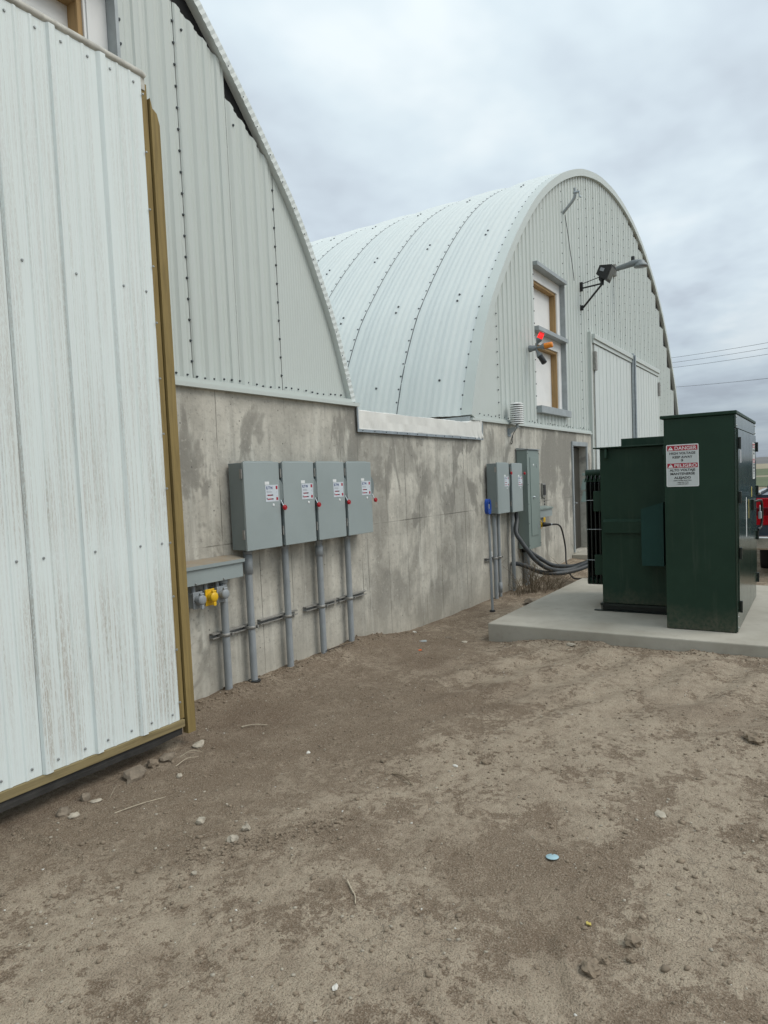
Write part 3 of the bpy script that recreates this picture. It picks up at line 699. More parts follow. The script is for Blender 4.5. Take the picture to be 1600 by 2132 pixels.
    # (ribs fall on a 305 mm module ending at the free edge)
q = MB(); q.box(LX1 + .001, LX1 + .046, 3.468, 3.60, LZ0 + .0, LZ1 - .03, .003); q.build('edge_board', 'treated_wood', door)
q = MB(); q.prism([(LX1 + .054, .08), (LX1 + .118, .08), (LX1 + .118, 3.90), (LX1 + .10, 3.965), (LX1 + .068, 3.985), (LX1 + .054, 4.04)], 1, 3.452, 3.50); q.build('astragal_board', 'treated_wood', door)
q = MB(); q.box(LX0, LX1 + .03, 3.448, 3.60, .135, .183, .003); q.build('bottom_rail', 'wood_rail', door)
q = MB(); n = 60; vs = []
for i in range(n + 1):
    x = LX0 + (LX1 + .02 - LX0) * i / n; z = .078 + .014 * noise.noise(Vector((x * 4, 0, 0))); y = 3.47 + .012 * noise.noise(Vector((x * 3, 3, 0)))
    vs += [(x, y, .134), (x, y - .003, (z + .13) / 2), (x, y, z), (x, y + .02, z), (x, y + .02, .134)]
q.add(vs, [(i * 5 + j, (i + 1) * 5 + j, (i + 1) * 5 + j + 1, i * 5 + j + 1) for i in range(n) for j in range(4)], False); q.build('rubber_skirt', 'skirt_rubber', door)
q = MB(); q.tube([(LX0, 3.47, LZ1 + .018), (1.2, 3.47, LZ1 + .018), (LX1 + .012, 3.47, LZ1 + .016), (LX1 + .03, 3.47, LZ1 + .004)], .023, 14); q.box(LX1 + .0, LX1 + .028, 3.462, 3.50, LZ1 - .075, LZ1 - .006); q.build('top_rail', 'weathered_rail', door)
q = MB(); q.prism([(LX1 - .06, LZ1 + .06), (LX1 + .02, LZ1 + .085), (LX1 + .03, LZ1 + .08), (LX1 + .03, LZ1 + .02), (LX1 - .06, LZ1 + .02)], 1, 3.60, 3.615); q.build('latch_tab', 'galv_dull', door)
q = MB()
for z in (.235, 1.32, 2.86, LZ1 - .06):
    for i in range(11):
        xr = LX1 - .305 * i
        for dx in ((-.055, .09) if i % 3 == 0 or z in (.235, LZ1 - .06) else (.09,)):
            x = xr + dx - .0
            if x < LX1 - .01 and x > LX0: q.bolt((x, 3.462 - barn_rib(x - (2.885 - .305 * 12)) - .0005, z), (0, -1, 0), .0085, .007)
for z in np.arange(.3, 4.1, .34): q.bolt((LX1 + .002, 3.452, z), (-.3, -1, 0), .008, .007)
q.build('door_screws', 'screw_metal', door, kind='stuff')

# ------------------------------------------------------------------ concrete wall
wall = thing('concrete_wall', (5.0, 4.0, 0), 'long cast concrete wall with form lines and damp stains under both huts', 'wall')
def cwall(q, xa, xb, z0, z1, y0=4.0, y1=4.28): q.box(xa, xb, y0, y1, z0, z1)
q = MB(); cwall(q, -10.4, 0.9, -.4, 2.412); cwall(q, .9, 5.80, -.4, 2.412); cwall(q, 5.80, 8.78, -.4, 2.29); cwall(q, 8.78, 12.92, -.4, 2.417)
cwall(q, 12.92, 13.79, 2.165, 2.417); cwall(q, 12.92, 13.79, -.4, .14); cwall(q, 13.79, 14.2, -.4, 2.417); cwall(q, 20.98, 25.2, -.4, 2.417)
q.build('wall_body', 'cast_concrete', wall)
q = MB(); q.box(5.80, 8.4, 4.3, 26, -.4, 2.0); q.build('valley_slab', 'slab_concrete', wall)
q = MB(); q.box(12.75, 13.95, 3.62, 3.998, -.2, .115, .012); q.build('door_sill', 'slab_concrete', wall)
# wrapped roof membrane over the low wall between the huts
q = MB(); vs = []; nx, prof = 110, [(4.34, 2.30), (4.30, 2.375), (4.10, 2.388), (4.0, 2.386), (3.984, 2.378), (3.982, 2.28), (3.980, 2.20), (3.978, 2.172)]
for i in range(nx + 1):
    x = 5.775 + (8.80 - 5.775) * i / nx
    for j, (y, z) in enumerate(prof):
        wr = noise.noise(Vector((x * 2.2, j * .8, 0))) * .010 + noise.noise(Vector((x * 9, j * 1.7, 5))) * .008
        e = smooth01(8.35, 8.8, x); wr -= .035 * abs(noise.noise(Vector((x * 14, j * 1.1, 2)))) * e
        dz = .045 * smooth01(8.3, 8.62, x) * (1 if j in (1, 2, 3, 4) else 0) + .07 * (1 - smooth01(5.775, 5.84, x)) * (1 if j in (1, 2, 3, 4) else 0)
        vs.append((x, y + (wr if j > 3 else 0), z + dz + (wr if j < 4 else 0)))
k_ = len(prof)
for ja, jb in ((0, 4), (4, k_ - 1)):
    q.add([vs[i * k_ + j] for i in range(nx + 1) for j in range(ja, jb + 1)], [(i * (jb - ja + 1) + j, (i + 1) * (jb - ja + 1) + j, (i + 1) * (jb - ja + 1) + j + 1, i * (jb - ja + 1) + j + 1) for i in range(nx) for j in range(jb - ja)], False)
mem = q.build('membrane', 'membrane_white', wall, label='crumpled off white roof membrane wrapped over the low wall between the huts')
q = MB(); q.box(5.765, 8.82, 3.966, 3.9745, 2.158, 2.188); q.box(5.765, 5.785, 3.966, 3.9745, 2.19, 2.405); q.box(8.795, 8.815, 3.966, 3.9745, 2.19, 2.40)
q.build('termination_bar', 'galvanised', mem)
q = MB()
for i in range(14): q.bolt((5.85 + i * .225, 3.966, 2.173), (0, -1, 0), .007, .006)
q.build('bar_screws', 'bolt_metal', mem, kind='stuff')
# steel side door
q = MB(); q.box(12.86, 12.918, 3.975, 4.2, .142, 2.163); q.box(13.792, 13.86, 3.975, 4.2, .142, 2.163); q.box(12.86, 13.86, 3.973, 4.2, 2.164, 2.245)
dr = q.build('side_door', 'galv_dull', wall)
q = MB(); q.box(12.95, 13.79, 4.17, 4.22, .15, 2.15); q.build('door_panel', 'door_bronze', dr)
q = MB()
for x in (12.97, 13.10, 13.16, 13.22): q.box(x, x + .045, 4.135, 4.168, .16, 2.14, .004)
q.box(13.30, 13.78, 4.13, 4.166, .16, 2.14, .004); q.build('door_rib', 'door_bronze', dr)
q = MB(); q.cyl((13.33, 4.128, 1.06), (13.33, 4.075, 1.06), .022); q.cyl((13.33, 4.08, 1.06), (13.43, 4.08, 1.055), .011); q.build('handle', 'galvanised', dr)
# galvanised plate with a hanging chain left on the wall
pb = thing('junction_box', (11.22, 4.0, 1.39), 'small open dark junction box with dangling chain on concrete wall', 'box')
q = MB(); q.box(11.15, 11.29, 3.965, 3.998, 1.27, 1.50, .004); q.build('back_plate', 'galv_strut', pb)
q = MB(); q.box(11.17, 11.27, 3.955, 3.964, 1.30, 1.47); q.build('cavity', 'black_metal', pb)
q = MB()
for i in range(7):
    z = 1.26 - i * .024; q.lathe((11.24, 3.975, z), [(.008, -.002), (.012, 0), (.008, .002)], ((1, 0, 0) if i % 2 else (0, 1, 0)), 8)
q.build('chain', 'bolt_metal', pb)

# ------------------------------------------------------------------ safety switches
def disconnect(x0, label, handle_up=False, group='grey safety switches on the wall', z0=1.145, h=.70, wd_=.415, dep=.15):
    t = thing('disconnect_switch', (x0, 4.0, 1.0), label, 'switch box', group)
    yb, yf = 3.972, 3.972 - dep; x1 = x0 + wd_
    MB().box(x0 + .002, x1 - .002, yf + .008, yb, z0 + .004, z0 + h - .006, .003).build('enclosure', 'grey_enamel_shaded', t)
    lid = MB(); lid.box(x0, x1, yf - .014, yf + .007, z0 - .002, z0 + h, .004); lid.box(x0 + .02, x1 - .06, yf - .004, yf + .01, z0 + h + .0005, z0 + h + .006)
    dl = lid.build('front_door', 'grey_enamel_door', t)
    q = MB(); q.box(x0 + .05, x0 + .09, yb, 3.999, z0 + .05, z0 + h - .05); q.box(x1 - .09, x1 - .05, yb, 3.999, z0 + .05, z0 + h - .05); q.build('mounting_feet', 'galv_strut', t)
    for hz_ in (z0 + .09, z0 + h - .13):
        q = MB(); q.cyl((x0 - .007, yf + .004, hz_), (x0 - .007, yf + .004, hz_ + .075), .0065, None, 8); q.box(x0 - .004, x0 + .0005, yf + .004, yf + .03, hz_, hz_ + .075); q.build('hinge', 'galv_strut', dl)
    # operating mechanism on the right flank
    zc_ = z0 + .455; q = MB(); poly = [(x1, zc_ - .10)] + [(x1 + .052 * math.cos(a), zc_ + .10 * math.sin(a)) for a in np.linspace(-math.pi / 2 + .1, math.pi / 2 - .1, 14)] + [(x1, zc_ + .10)]
    q.prism(poly, 1, yf - .008, yf + .014); q.build('handle_guard', 'grey_enamel_shaded', t)
    kz = zc_ + .105 if handle_up else zc_ - .135; ky = yf - .05
    q = MB(); q.tube([(x1 + .02, yf + .02, zc_ + (.02 if handle_up else -.03)), (x1 + .018, yf - .0, (zc_ + kz) / 2), (x1 + .02, ky + .015, kz)], .006, 8); q.build('lever', 'galvanised', t)
    q = MB(); q.lathe((x1 + .02, ky + .018, kz), [(.008, 0), (.019, .001), (.0225, .006), (.0225, .016), (.019, .021), (.016, .0215), (.0145, .018), (.009, .018), (.008, .0215), (.001, .0215)], (0, -1, 0), 22, True); q.build('knob', 'red_plastic', t)
    # warning label
    xa, xb = x0 + wd_ * .575, x0 + wd_ * .945; za, zb = z0 + .375, z0 + .512; y = yf - .0145
    st = MB().box(xa, xb, y - .0012, y, za, zb).build('label_sticker', 'label_white', t)
    MB().box(xa - .004, xa + .048, y - .0012, y, zb + .003, zb + .028).build('tag_sticker', 'paper_white', t)
    MB().lathe((x0 + wd_ * .79, y, za - .028), [(.011, 0), (.012, .002), (.010, .003), (.001, .003)], (0, -1, 0), 14).build('lock_cap', 'paper_white', t)
    W_, y2 = xb - xa, y - .0018
    q = MB(); text_mb(q, 'E', .031, (xa + .010, y2, zb - .034), (1, 0, 0), (0, 0, 1), align='LEFT', bold=.0012); text_mb(q, 'T', .031, (xa + .034, y2, zb - .034), (1, 0, 0), (0, 0, 1), align='LEFT', bold=.0012); text_mb(q, 'N', .031, (xa + .060, y2, zb - .034), (1, 0, 0), (0, 0, 1), align='LEFT', bold=.0012)
    for dx, dz in ((.029, -.031), (.055, -.023)): q.lathe((xa + dx + .001, y2 + .0003, zb + dz), [(.003, 0), (.001, .0002)], (0, -1, 0), 8)
    q.build('logo', 'print_blue', st)
    q = MB(); q.box(xb - .030, xb - .008, y2, y2 + .0004, zb - .036, zb - .009); q.box(xb - .028, xb - .006, y2, y2 + .0004, za + .010, za + .034)
    q.box(xa + .022, xa + .085, y2, y2 + .0004, za + .049, za + .058); q.box(xa + .022, xa + .088, y2, y2 + .0004, za + .017, za + .026); q.build('red_print', 'print_red', st)
    q = MB(); q.box(xa + .010, xa + .018, y2, y2 + .0004, za + .018, za + .034); q.box(xa + .066, xa + .09, y2 - .0003, y2 + .0001, za + .050, za + .0575); q.box(xa + .068, xa + .092, y2 - .0003, y2 + .0001, za + .018, za + .0255); q.build('dark_print', 'print_black', st)
    q = MB()
    for i, f_ in enumerate((.62, .78, .70, .5, .74)): q.box(xa + .012, xa + .012 + .085 * f_, y2, y2 + .0004, zb - .050 - i * .006 - (.012 if i > 2 else 0), zb - .048 - i * .006 - (.012 if i > 2 else 0))
    for z in (zb - .062, zb - .092): q.lathe((xb - .018, y2 + .0004, z), [(.007, 0), (.006, .0003)], (0, -1, 0), 10, False)
    q.build('fine_print', 'print_grey', st)
    return t
dl_ = ['leftmost grey safety switch box, beside the open barn door', 'second grey safety switch box from the open barn door',
       'third grey safety switch box from the open barn door', 'fourth grey safety switch box, bare concrete to its right']
for i, lb in enumerate(dl_): disconnect(3.935 + .4595 * i, lb)
disconnect(8.895, 'narrow looking safety switch box above the blue topped pipe', True, z0=1.125, h=.71, wd_=.415)
disconnect(9.42, 'safety switch box touching the tall electrical panel', True, z0=1.115, h=.71, wd_=.41)

# ------------------------------------------------------------------ conduits and struts
def gz(x, y): return ghei(x, y)
def conduit(x, ztop, label, r=.0295, y=3.928, coup=None, foot=False, lean=0.0):
    zb = gz(x, y) - .05
    t = thing('conduit_pipe', (x, y, 0), label, 'conduit', 'grey plastic conduits on the wall')
    MB().tube([(x + lean, y, zb), (x + lean * .5, y, (zb + ztop) / 2), (x, y, ztop)], r, 16).build('pipe', 'pvc_grey', t)
    MB().lathe((x, y, ztop - .045), [(r + .002, 0), (r + .009, .004), (r + .009, .03), (r + .004, .034), (r + .004, .06)], (0, 0, 1), 16).build('terminal_adapter', 'pvc_grey', t)
    if coup: MB().lathe((x, y, coup[0]), [(r + .001, 0), (r + .008, .002), (r + .008, coup[1]), (r + .001, coup[1] + .003)], (0, 0, 1), 16).build('coupling', 'pvc_grey', t)
    if foot: MB().lathe((x + lean, y, zb + .05), [(.04, 0), (.055, .004), (.052, .010), (.035, .012)], (0, 0, 1), 16).build('foot_ring', 'black_rubber', t)
    return t
cl_ = ['first conduit from the barn door, rising beside the three round outlets', 'second conduit from the barn door, thick sleeve under the leftmost switch box', 'third conduit from the barn door, under the second switch box',
       'fourth conduit from the barn door, sleeve under the third switch box', 'fifth conduit from the barn door, under the fourth switch box']
conduit(3.77, .955, cl_[0]); conduit(4.055, 1.15, cl_[1], coup=(.945, .155), foot=True); conduit(4.513, 1.15, cl_[2]); conduit(4.989, 1.15, cl_[3], coup=(.985, .09)); conduit(5.438, 1.15, cl_[4])
conduit(9.005, 1.13, 'left one of two conduits under the switch above the blue topped pipe'); conduit(9.15, 1.13, 'right one of two conduits under the switch above the blue topped pipe', r=.024, coup=(-.02, .14)); conduit(9.68, 1.13, 'conduit under the switch beside the tall panel, behind the thick cables')
def strut(xa, xb, z, pipes, label, r=.0295):
    t = thing('strut_channel', ((xa + xb) / 2, 4.0, z), label, 'strut', 'metal struts clamping the conduits')
    q = MB(); y0, y1, hh = 3.959, 3.998, .0205
    q.box(xa, xb, y1 - .003, y1, z - hh, z + hh); q.box(xa, xb, y0, y1 - .003, z + hh - .003, z + hh); q.box(xa, xb, y0, y1 - .003, z - hh, z - hh + .003)
    q.box(xa, xb, y0, y0 + .003, z + .010, z + hh - .003); q.box(xa, xb, y0, y0 + .003, z - hh + .003, z - .010); q.build('channel', 'galv_strut', t)
    for px in pipes:
        q = MB(); vs = []; nn_ = 16
        for i in range(nn_ + 1):
            a = math.pi + math.pi * i / nn_ if False else -math.pi * i / nn_
            for rr in (r + .001, r + .005):
                for dz in (-.013, .013): vs.append((px + rr * math.cos(a), 3.928 + rr * math.sin(a), z + dz))
        fs = []
        for i in range(nn_):
            a = i * 4; b_ = a + 4; fs += [(a, b_, b_ + 1, a + 1), (a + 2, a + 3, b_ + 3, b_ + 2), (a, a + 2, b_ + 2, b_), (a + 1, b_ + 1, b_ + 3, a + 3)]
        q.add(vs, fs, True); q.box(px - r - .005, px - r - .001, 3.928, 3.99, z - .013, z + .013); q.box(px + r + .001, px + r + .005, 3.928, 3.99, z - .013, z + .013)
        q.cyl((px + r + .003, 3.905, z), (px + r + .026, 3.905, z), .009, None, 6); q.box(px + r + .004, px + r + .012, 3.89, 3.928, z - .012, z + .012)
        q.build('clamp', 'galv_strut', t)
    return t
strut(3.665, 4.145, .508, (3.77, 4.055), 'strut holding the two conduits nearest the barn door'); strut(4.20, 4.68, .515, (4.513,), 'strut holding the third conduit from the barn door'); strut(4.80, 5.28, .515, (4.989,), 'strut holding the fourth conduit from the barn door'); strut(5.305, 5.78, .516, (5.438,), 'strut holding the fifth conduit from the barn door')
strut(8.78, 9.34, .49, (9.005, 9.15), 'far strut behind the thin blue topped pipe')

# ------------------------------------------------------------------ wireway trough with outlets
t = thing('wireway_trough', (3.5, 4.0, .94), 'long grey wireway box with dusty lid beside the barn door', 'wireway', 'grey wireway boxes')
MB().box(3.05, 3.93, 3.865, 3.998, .944, 1.078, .003).build('trough', 'grey_enamel_door', t)
q = MB(); q.prism([(3.848, 1.062), (3.848, 1.088), (3.998, 1.116), (3.998, 1.079), (3.862, 1.0785), (3.862, 1.062)], 0, 3.04, 3.94); q.build('lid', 'dusty_enamel', t)
q = MB()
for x in (3.25, 3.44, 3.72): q.lathe((x, 3.864, .958), [(.008, 0), (.008, .004), (.004, .007), (.001, .007)], (0, -1, 0), 10)
q.build('lid_screws', 'screw_metal', t, kind='stuff')
def outlet(x, z, mat, label, y=3.93):
    t = thing('round_outlet', (x, y, z - .06), label, 'outlet', 'round flip lid outlets under the wireway')
    MB().tube([(x, y, z + .04), (x, y, .95)], .017, 12).build('nipple', 'pvc_grey', t)
    MB().box(x - .04, x + .04, 3.893, 3.965, z - .062, z + .05, .008).build('box', 'galv_dull', t)
    MB().box(x - .046, x + .046, 3.882, 3.892, z - .066, z + .058, .003).build('face_plate', mat, t)
    MB().lathe((x, 3.883, z), [(.037, 0), (.037, .035), (.033, .04)], (0, -1, 0), 20).build('collar', mat, t)
    q = MB(); q.lathe((x, 3.846, z), [(.036, 0), (.039, .004), (.037, .011), (.026, .018), (.012, .021), (.001, .0215)], (0, -1, 0), 24)
    q.box(x - .013, x + .013, 3.832, 3.841, z - .066, z - .036, .003); lid = q.build('lid', mat, t)
    q = MB(); q.cyl((x - .018, 3.842, z + .043), (x + .018, 3.842, z + .043), .009, None, 10); q.box(x - .008, x + .008, 3.834, 3.846, z + .028, z + .044, .002); q.build('hinge', mat, lid)
outlet(3.47, .835, 'pvc_grey', 'grey round outlet under the wireway, half hidden by the barn door'); outlet(3.59, .838, 'yellow_plastic', 'bright yellow round outlet between two grey outlets'); outlet(3.705, .842, 'pvc_grey', 'grey round outlet under the wireway, beside the first conduit')

# ------------------------------------------------------------------ tall panelboard and its neighbours
t = thing('electrical_panel', (10.3, 4.0, .5), 'tall narrow grey green electrical panel on concrete wall', 'panelboard')
MB().box(10.06, 10.57, 3.825, 3.985, .51, 2.035, .003).build('enclosure', 'green_grey_enamel', t)
MB().box(10.055, 10.575, 3.812, 3.8245, .50, 2.03, .004).build('front_cover', 'green_grey_enamel', t)
q = MB(); q.prism([(3.79, 2.037), (3.79, 2.045), (3.985, 2.07), (3.985, 2.036)], 0, 10.04, 10.59); q.build('rain_hood', 'galvanised', t)
dd = MB().box(10.16, 10.46, 3.803, 3.8115, .70, 1.92, .003).build('inner_door', 'green_grey_enamel', t)
q = MB(); q.lathe((10.27, 3.803, 1.30), [(.02, 0), (.02, .008), (.012, .012), (.012, .028), (.001, .03)], (0, -1, 0), 14); q.build('latch', 'galvanised', dd)
MB().lathe((10.30, 3.803, 1.80), [(.017, 0), (.017, .002), (.001, .003)], (0, -1, 0), 16).build('white_dot', 'paper_white', dd)
for z in (1.79, 1.30, .83): MB().box(10.425, 10.445, 3.797, 3.8025, z - .03, z + .03).build('hinge', 'galv_dull', dd)
q = MB()
for x in (10.07, 10.56):
    for z in (.56, .9, 1.2, 1.5, 1.98): q.bolt((x, 3.812, z), (0, -1, 0), .008, .006)
q.build('cover_screws', 'bolt_metal', t, kind='stuff')
t = thing('wireway_trough', (10.97, 4.0, .94), 'short grey wireway box right of the tall electrical panel', 'wireway', 'grey wireway boxes')
MB().box(10.64, 11.30, 3.865, 3.998, .945, 1.085, .003).build('trough', 'grey_enamel_door', t)
q = MB(); q.prism([(3.848, 1.07), (3.848, 1.094), (3.998, 1.12), (3.998, 1.086), (3.862, 1.0855), (3.862, 1.07)], 0, 10.63, 11.31); q.build('lid', 'green_grey_enamel', t)
t = thing('plug_outlet', (10.72, 3.93, .78), 'yellow round outlet with black plug pushed in', 'outlet')
q = MB(); q.tube([(10.72, 3.93, .88), (10.72, 3.93, .95)], .017, 12); q.build('nipple', 'pvc_grey', t)
MB().box(10.66, 10.80, 3.885, 3.998, .77, .90, .006).build('box', 'black_metal', t)
MB().box(10.675, 10.785, 3.873, 3.884, .765, .905, .003).build('face_plate', 'yellow_plastic', t)
MB().lathe((10.73, 3.872, .835), [(.04, 0), (.04, .03), (.034, .036)], (0, -1, 0), 18).build('collar', 'yellow_plastic', t)
q = MB(); q.box(10.69, 10.77, 3.80, 3.808, .875, .955, .004); q.build('open_lid', 'yellow_plastic', t)
t = thing('extension_lead', (10.73, 3.8, .8), 'black power cord with plug hanging down to the slab', 'cord')
q = MB(); q.lathe((10.73, 3.834, .835), [(.036, 0), (.036, .05), (.030, .06), (.024, .10), (.018, .13)], (.45, -1, 0), 16); q.build('plug', 'black_rubber', t)
MB().lathe((10.785, 3.712, .835), [(.016, 0), (.016, .018)], (.45, -1, 0), 12).build('plug_ring', 'galvanised', t)
def bez(pts, per=8):
    P = [Vector(p) for p in pts]; P = [2 * P[0] - P[1]] + P + [2 * P[-1] - P[-2]]; o = []
    for i in range(1, len(P) - 2):
        for j in range(per):
            u = j / per; a, b_, c_, d_ = P[i - 1:i + 3]
            o.append(.5 * ((2 * b_) + (c_ - a) * u + (2 * a - 5 * b_ + 4 * c_ - d_) * u * u + (3 * b_ - 3 * c_ + d_ - a) * u ** 3))
    o.append(P[-2]); return o
MB().tube(bez([(10.785, 3.70, .835), (10.95, 3.66, .82), (11.12, 3.66, .75), (11.27, 3.67, .58), (11.32, 3.66, .38), (11.15, 3.6, .18), (10.97, 3.5, .05), (10.83, 3.4, -.02), (10.74, 3.3, -.03), (10.7, 3.1, -.01), (11.0, 2.6, -.03)]), .0135, 10).build('cable', 'black_rubber', t)

# heavy cables from the switches to the temporary pedestal
hc = [([(9.745, 3.90, 1.13), (9.74, 3.88, .98), (9.60, 3.84, .80), (9.60, 3.76, .66), (9.63, 3.68, .53), (9.71, 3.6, .39), (9.9, 3.5, .25), (10.22, 3.4, .17), (10.45, 3.27, .17), (10.62, 3.1, .25), (10.75, 2.98, .30)], 'thick grey cable drooping from the switch beside the tall panel'),
      ([(10.14, 3.9, .53), (10.16, 3.84, .45), (10.31, 3.75, .34), (10.42, 3.6, .225), (10.62, 3.5, .18), (10.8, 3.36, .165), (10.82, 3.15, .235), (10.85, 3.03, .29)], 'thick grey cable leaving the foot of the tall panel'),
      ([(9.74, 3.985, .315), (9.75, 3.88, .315), (9.77, 3.75, .275), (9.85, 3.62, .20), (10.0, 3.5, .155), (10.2, 3.36, .135), (10.42, 3.2, .16), (10.62, 3.04, .22), (10.74, 2.94, .26)], 'thick grey cable emerging low from the concrete wall')]
for pts, lb in hc:
    o = tag(MB().tube(bez(pts), .0335, 14).build('heavy_cable', 'cable_grey'), lb, 'cable', 'thick grey cables by the tall panel')
    origin_to(o, (pts[0][0], pts[0][1], .1))
t = thing('cable_riser', (10.2, 3.95, 0), 'short dark pipe below the tall electrical panel', 'conduit')
MB().tube([(10.25, 3.94, -.15), (10.25, 3.94, .51)], .05, 14).build('pipe', 'pvc_grey', t); MB().lathe((10.25, 3.94, .44), [(.052, 0), (.062, .004), (.062, .05), (.052, .056)], (0, 0, 1), 14).build('collar', 'black_rubber', t)

# thin standpipe with blue handle
t = thing('marker_pipe', (8.10, 3.60, -.1), 'thin grey pipe topped by a blue plastic lever near switch boxes', 'pipe')
MB().tube([(8.108, 3.60, -.12), (8.10, 3.60, .55), (8.085, 3.60, 1.24)], .017, 12).build('pipe', 'pvc_grey', t)
MB().lathe((8.106, 3.60, gz(8.1, 3.6) - .005), [(.035, 0), (.04, .012), (.025, .025)], (0, 0, 1), 12).build('foot_collar', 'black_rubber', t)
q = MB(); vs = []; no = 24
for i in range(no):
    a = 2 * math.pi * i / no; sx_, sz_ = math.copysign(abs(math.cos(a)) ** .8, math.cos(a)), math.copysign(abs(math.sin(a)) ** .8, math.sin(a))
    for (ro, y) in ((1, 3.575), (1, 3.625), (.46, 3.62), (.46, 3.58)):
        vs.append((8.072 + .052 * sx_ * ro, y, 1.268 + .098 * sz_ * ro + (.0 if ro == 1 else .012)))
q.add(vs, [(i * 4 + j, ((i + 1) % no) * 4 + j, ((i + 1) % no) * 4 + (j + 1) % 4, i * 4 + (j + 1) % 4) for i in range(no) for j in range(4)], False); q.build('blue_lever', 'blue_plastic', t)
MB().tube([(8.072, 3.6, 1.24), (8.08, 3.6, 1.30)], .02, 10).build('spindle', 'galvanised', t)
MB().box(8.089, 8.111, 3.578, 3.5825, .62, .69).build('pipe_tag', 'paper_white', t)

# ------------------------------------------------------------------ weather sensor, lamps and fixings on the right hut
sx0, sy0, sz0 = 9.83, 3.865, 2.41
t = thing('radiation_shield', (sx0, sy0, sz0), 'stack of white louvre plates of a weather sensor at wall top', 'weather sensor')
for i in range(9):
    z = sz0 + .02 + i * .0315; r = .098
    MB().lathe((sx0, sy0, z), [(.05, .004), (r - .004, -.011), (r + .002, -.010), (r, .005), (r - .012, .011), (.06, .016)], (0, 0, 1), 28).build('louvre', 'louver_white', t)
MB().lathe((sx0, sy0, sz0 + .30), [(.10, 0), (.10, .006), (.08, .016), (.04, .024), (.001, .026)], (0, 0, 1), 28).build('cap', 'louver_white', t)
MB().cyl((sx0, sy0, sz0 + .01), (sx0, sy0, sz0 + .3), .045, None, 14).build('core', 'black_metal', t)
q = MB(); q.box(sx0 - .05, sx0 + .05, sy0 - .03, 3.955, sz0 - .045, sz0 - .037); q.prism([(3.85, sz0 - .06), (3.998, sz0 - .16), (3.998, sz0 - .05), (3.90, sz0 - .046)], 0, sx0 - .03, sx0 - .024); q.box(sx0 - .06, sx0 + .06, 3.99, 3.999, sz0 - .17, sz0 - .05); q.cyl((sx0, sy0, sz0 - .037), (sx0, sy0, sz0 + .01), .02); q.build('bracket', 'galvanised', t)
MB().tube(bez([(sx0, sy0, sz0 - .04), (sx0 - .01, 3.93, sz0 - .14), (sx0 + .02, 3.985, sz0 - .26), (sx0 + .09, 3.99, sz0 - .27), (sx0 + .12, 3.99, sz0 - .15)]), .005, 6).build('sensor_wire', 'black_rubber', t)

t = thing('signal_beacon', (10.79, 4.0, 3.68), 'three armed beacon with red amber and black lamps beside the window', 'beacon')
bx = 10.79
MB().lathe((bx, 4.0, 3.68), [(.055, 0), (.055, .03), (.045, .05), (.04, .12), (.03, .13)], (0, -1, 0), 16).build('hub', 'beacon_grey', t)
def lampn(name, d, mat, ln, r=.045, start=.10):
    d = Vector(d).normalized(); p0 = Vector((bx, 3.90, 3.68))
    arm = MB().tube([p0, p0 + d * .05, p0 + d * .09], [.022, .016, .022], 10).lathe(p0 + d * .085, [(.022, 0), (.047, .05), (.05, .055), (.05, .075)], d, 18).build('lamp_holder', 'beacon_grey', t)
    MB().lathe(p0 + d * .16, [(r, 0), (r, ln - .008), (r - .008, ln), (.001, ln)], d, 20).build(name, mat, t)
    if name == 'red_lamp': MB().lathe(p0 + d * (.16 + ln), [(r * .98, 0), (r * .98, .018), (.001, .02)], d, 18).build('lamp_cap', 'red_lens', t)
lampn('red_lamp', (.05, -.42, .8), 'red_lamp_lit', .085); lampn('amber_lamp', (0, -1, .06), 'amber_lens', .13); lampn('black_lamp', (.02, -.46, -.8), 'black_metal', .14)

t = thing('flood_light', (13.83, 4.0, 4.9), 'black box flood light on a triangular bracket right of the window', 'flood light')
fx = 13.83
q = MB(); q.cyl((fx, 3.99, 5.28), (fx, 3.62, 5.30), .016); q.cyl((fx, 3.99, 4.90), (fx, 3.60, 5.30), .020); q.cyl((fx - .015, 4.0, 5.36), (fx, 3.66, 5.43), .008); q.box(fx - .012, fx + .012, 3.985, 4.045, 5.22, 5.40, .003); q.box(fx - .012, fx + .012, 3.985, 4.045, 4.85, 4.95, .003); q.cyl((fx, 3.61, 5.27), (fx, 3.61, 5.40), .035); q.build('bracket', 'black_metal', t)
q = MB(); q.box(fx - .05, fx - .042, 3.58, 3.66, 5.37, 5.50); q.box(fx + .042, fx + .05, 3.58, 3.66, 5.37, 5.50); q.box(fx - .05, fx + .05, 3.58, 3.66, 5.36, 5.37); q.build('yoke', 'black_metal', t)
d = Vector((0, -.9, -.42)).normalized(); u_ = Vector((0, -.42, .9)).normalized(); c0 = Vector((fx, 3.55, 5.50))
def frus(c, d, u_, w0, h0, w1, h1, ln):
    r_ = Vector((1, 0, 0)); vs = []
    for cc, w_, h_ in ((c - d * ln / 2, w0, h0), (c + d * ln / 2, w1, h1)):
        for a, b_ in ((-1, -1), (1, -1), (1, 1), (-1, 1)): vs.append(cc + r_ * (a * w_ / 2) + u_ * (b_ * h_ / 2))
    return vs, [(0, 1, 2, 3), (4, 7, 6, 5), (0, 4, 5, 1), (1, 5, 6, 2), (2, 6, 7, 3), (3, 7, 4, 0)]
q = MB(); q.add(*frus(c0, d, u_, .22, .17, .32, .30, .24)); hd = q.build('lamp_head', 'black_metal', t)
q = MB(); q.add(*frus(c0 + d * .125, d, u_, .25, .22, .25, .22, .008)); q.build('lens', 'glass_grey', hd)
q = MB(); r_ = Vector((-1, 0, 0)); cc = c0 + r_ * .125 + u_ * .02 - d * .02
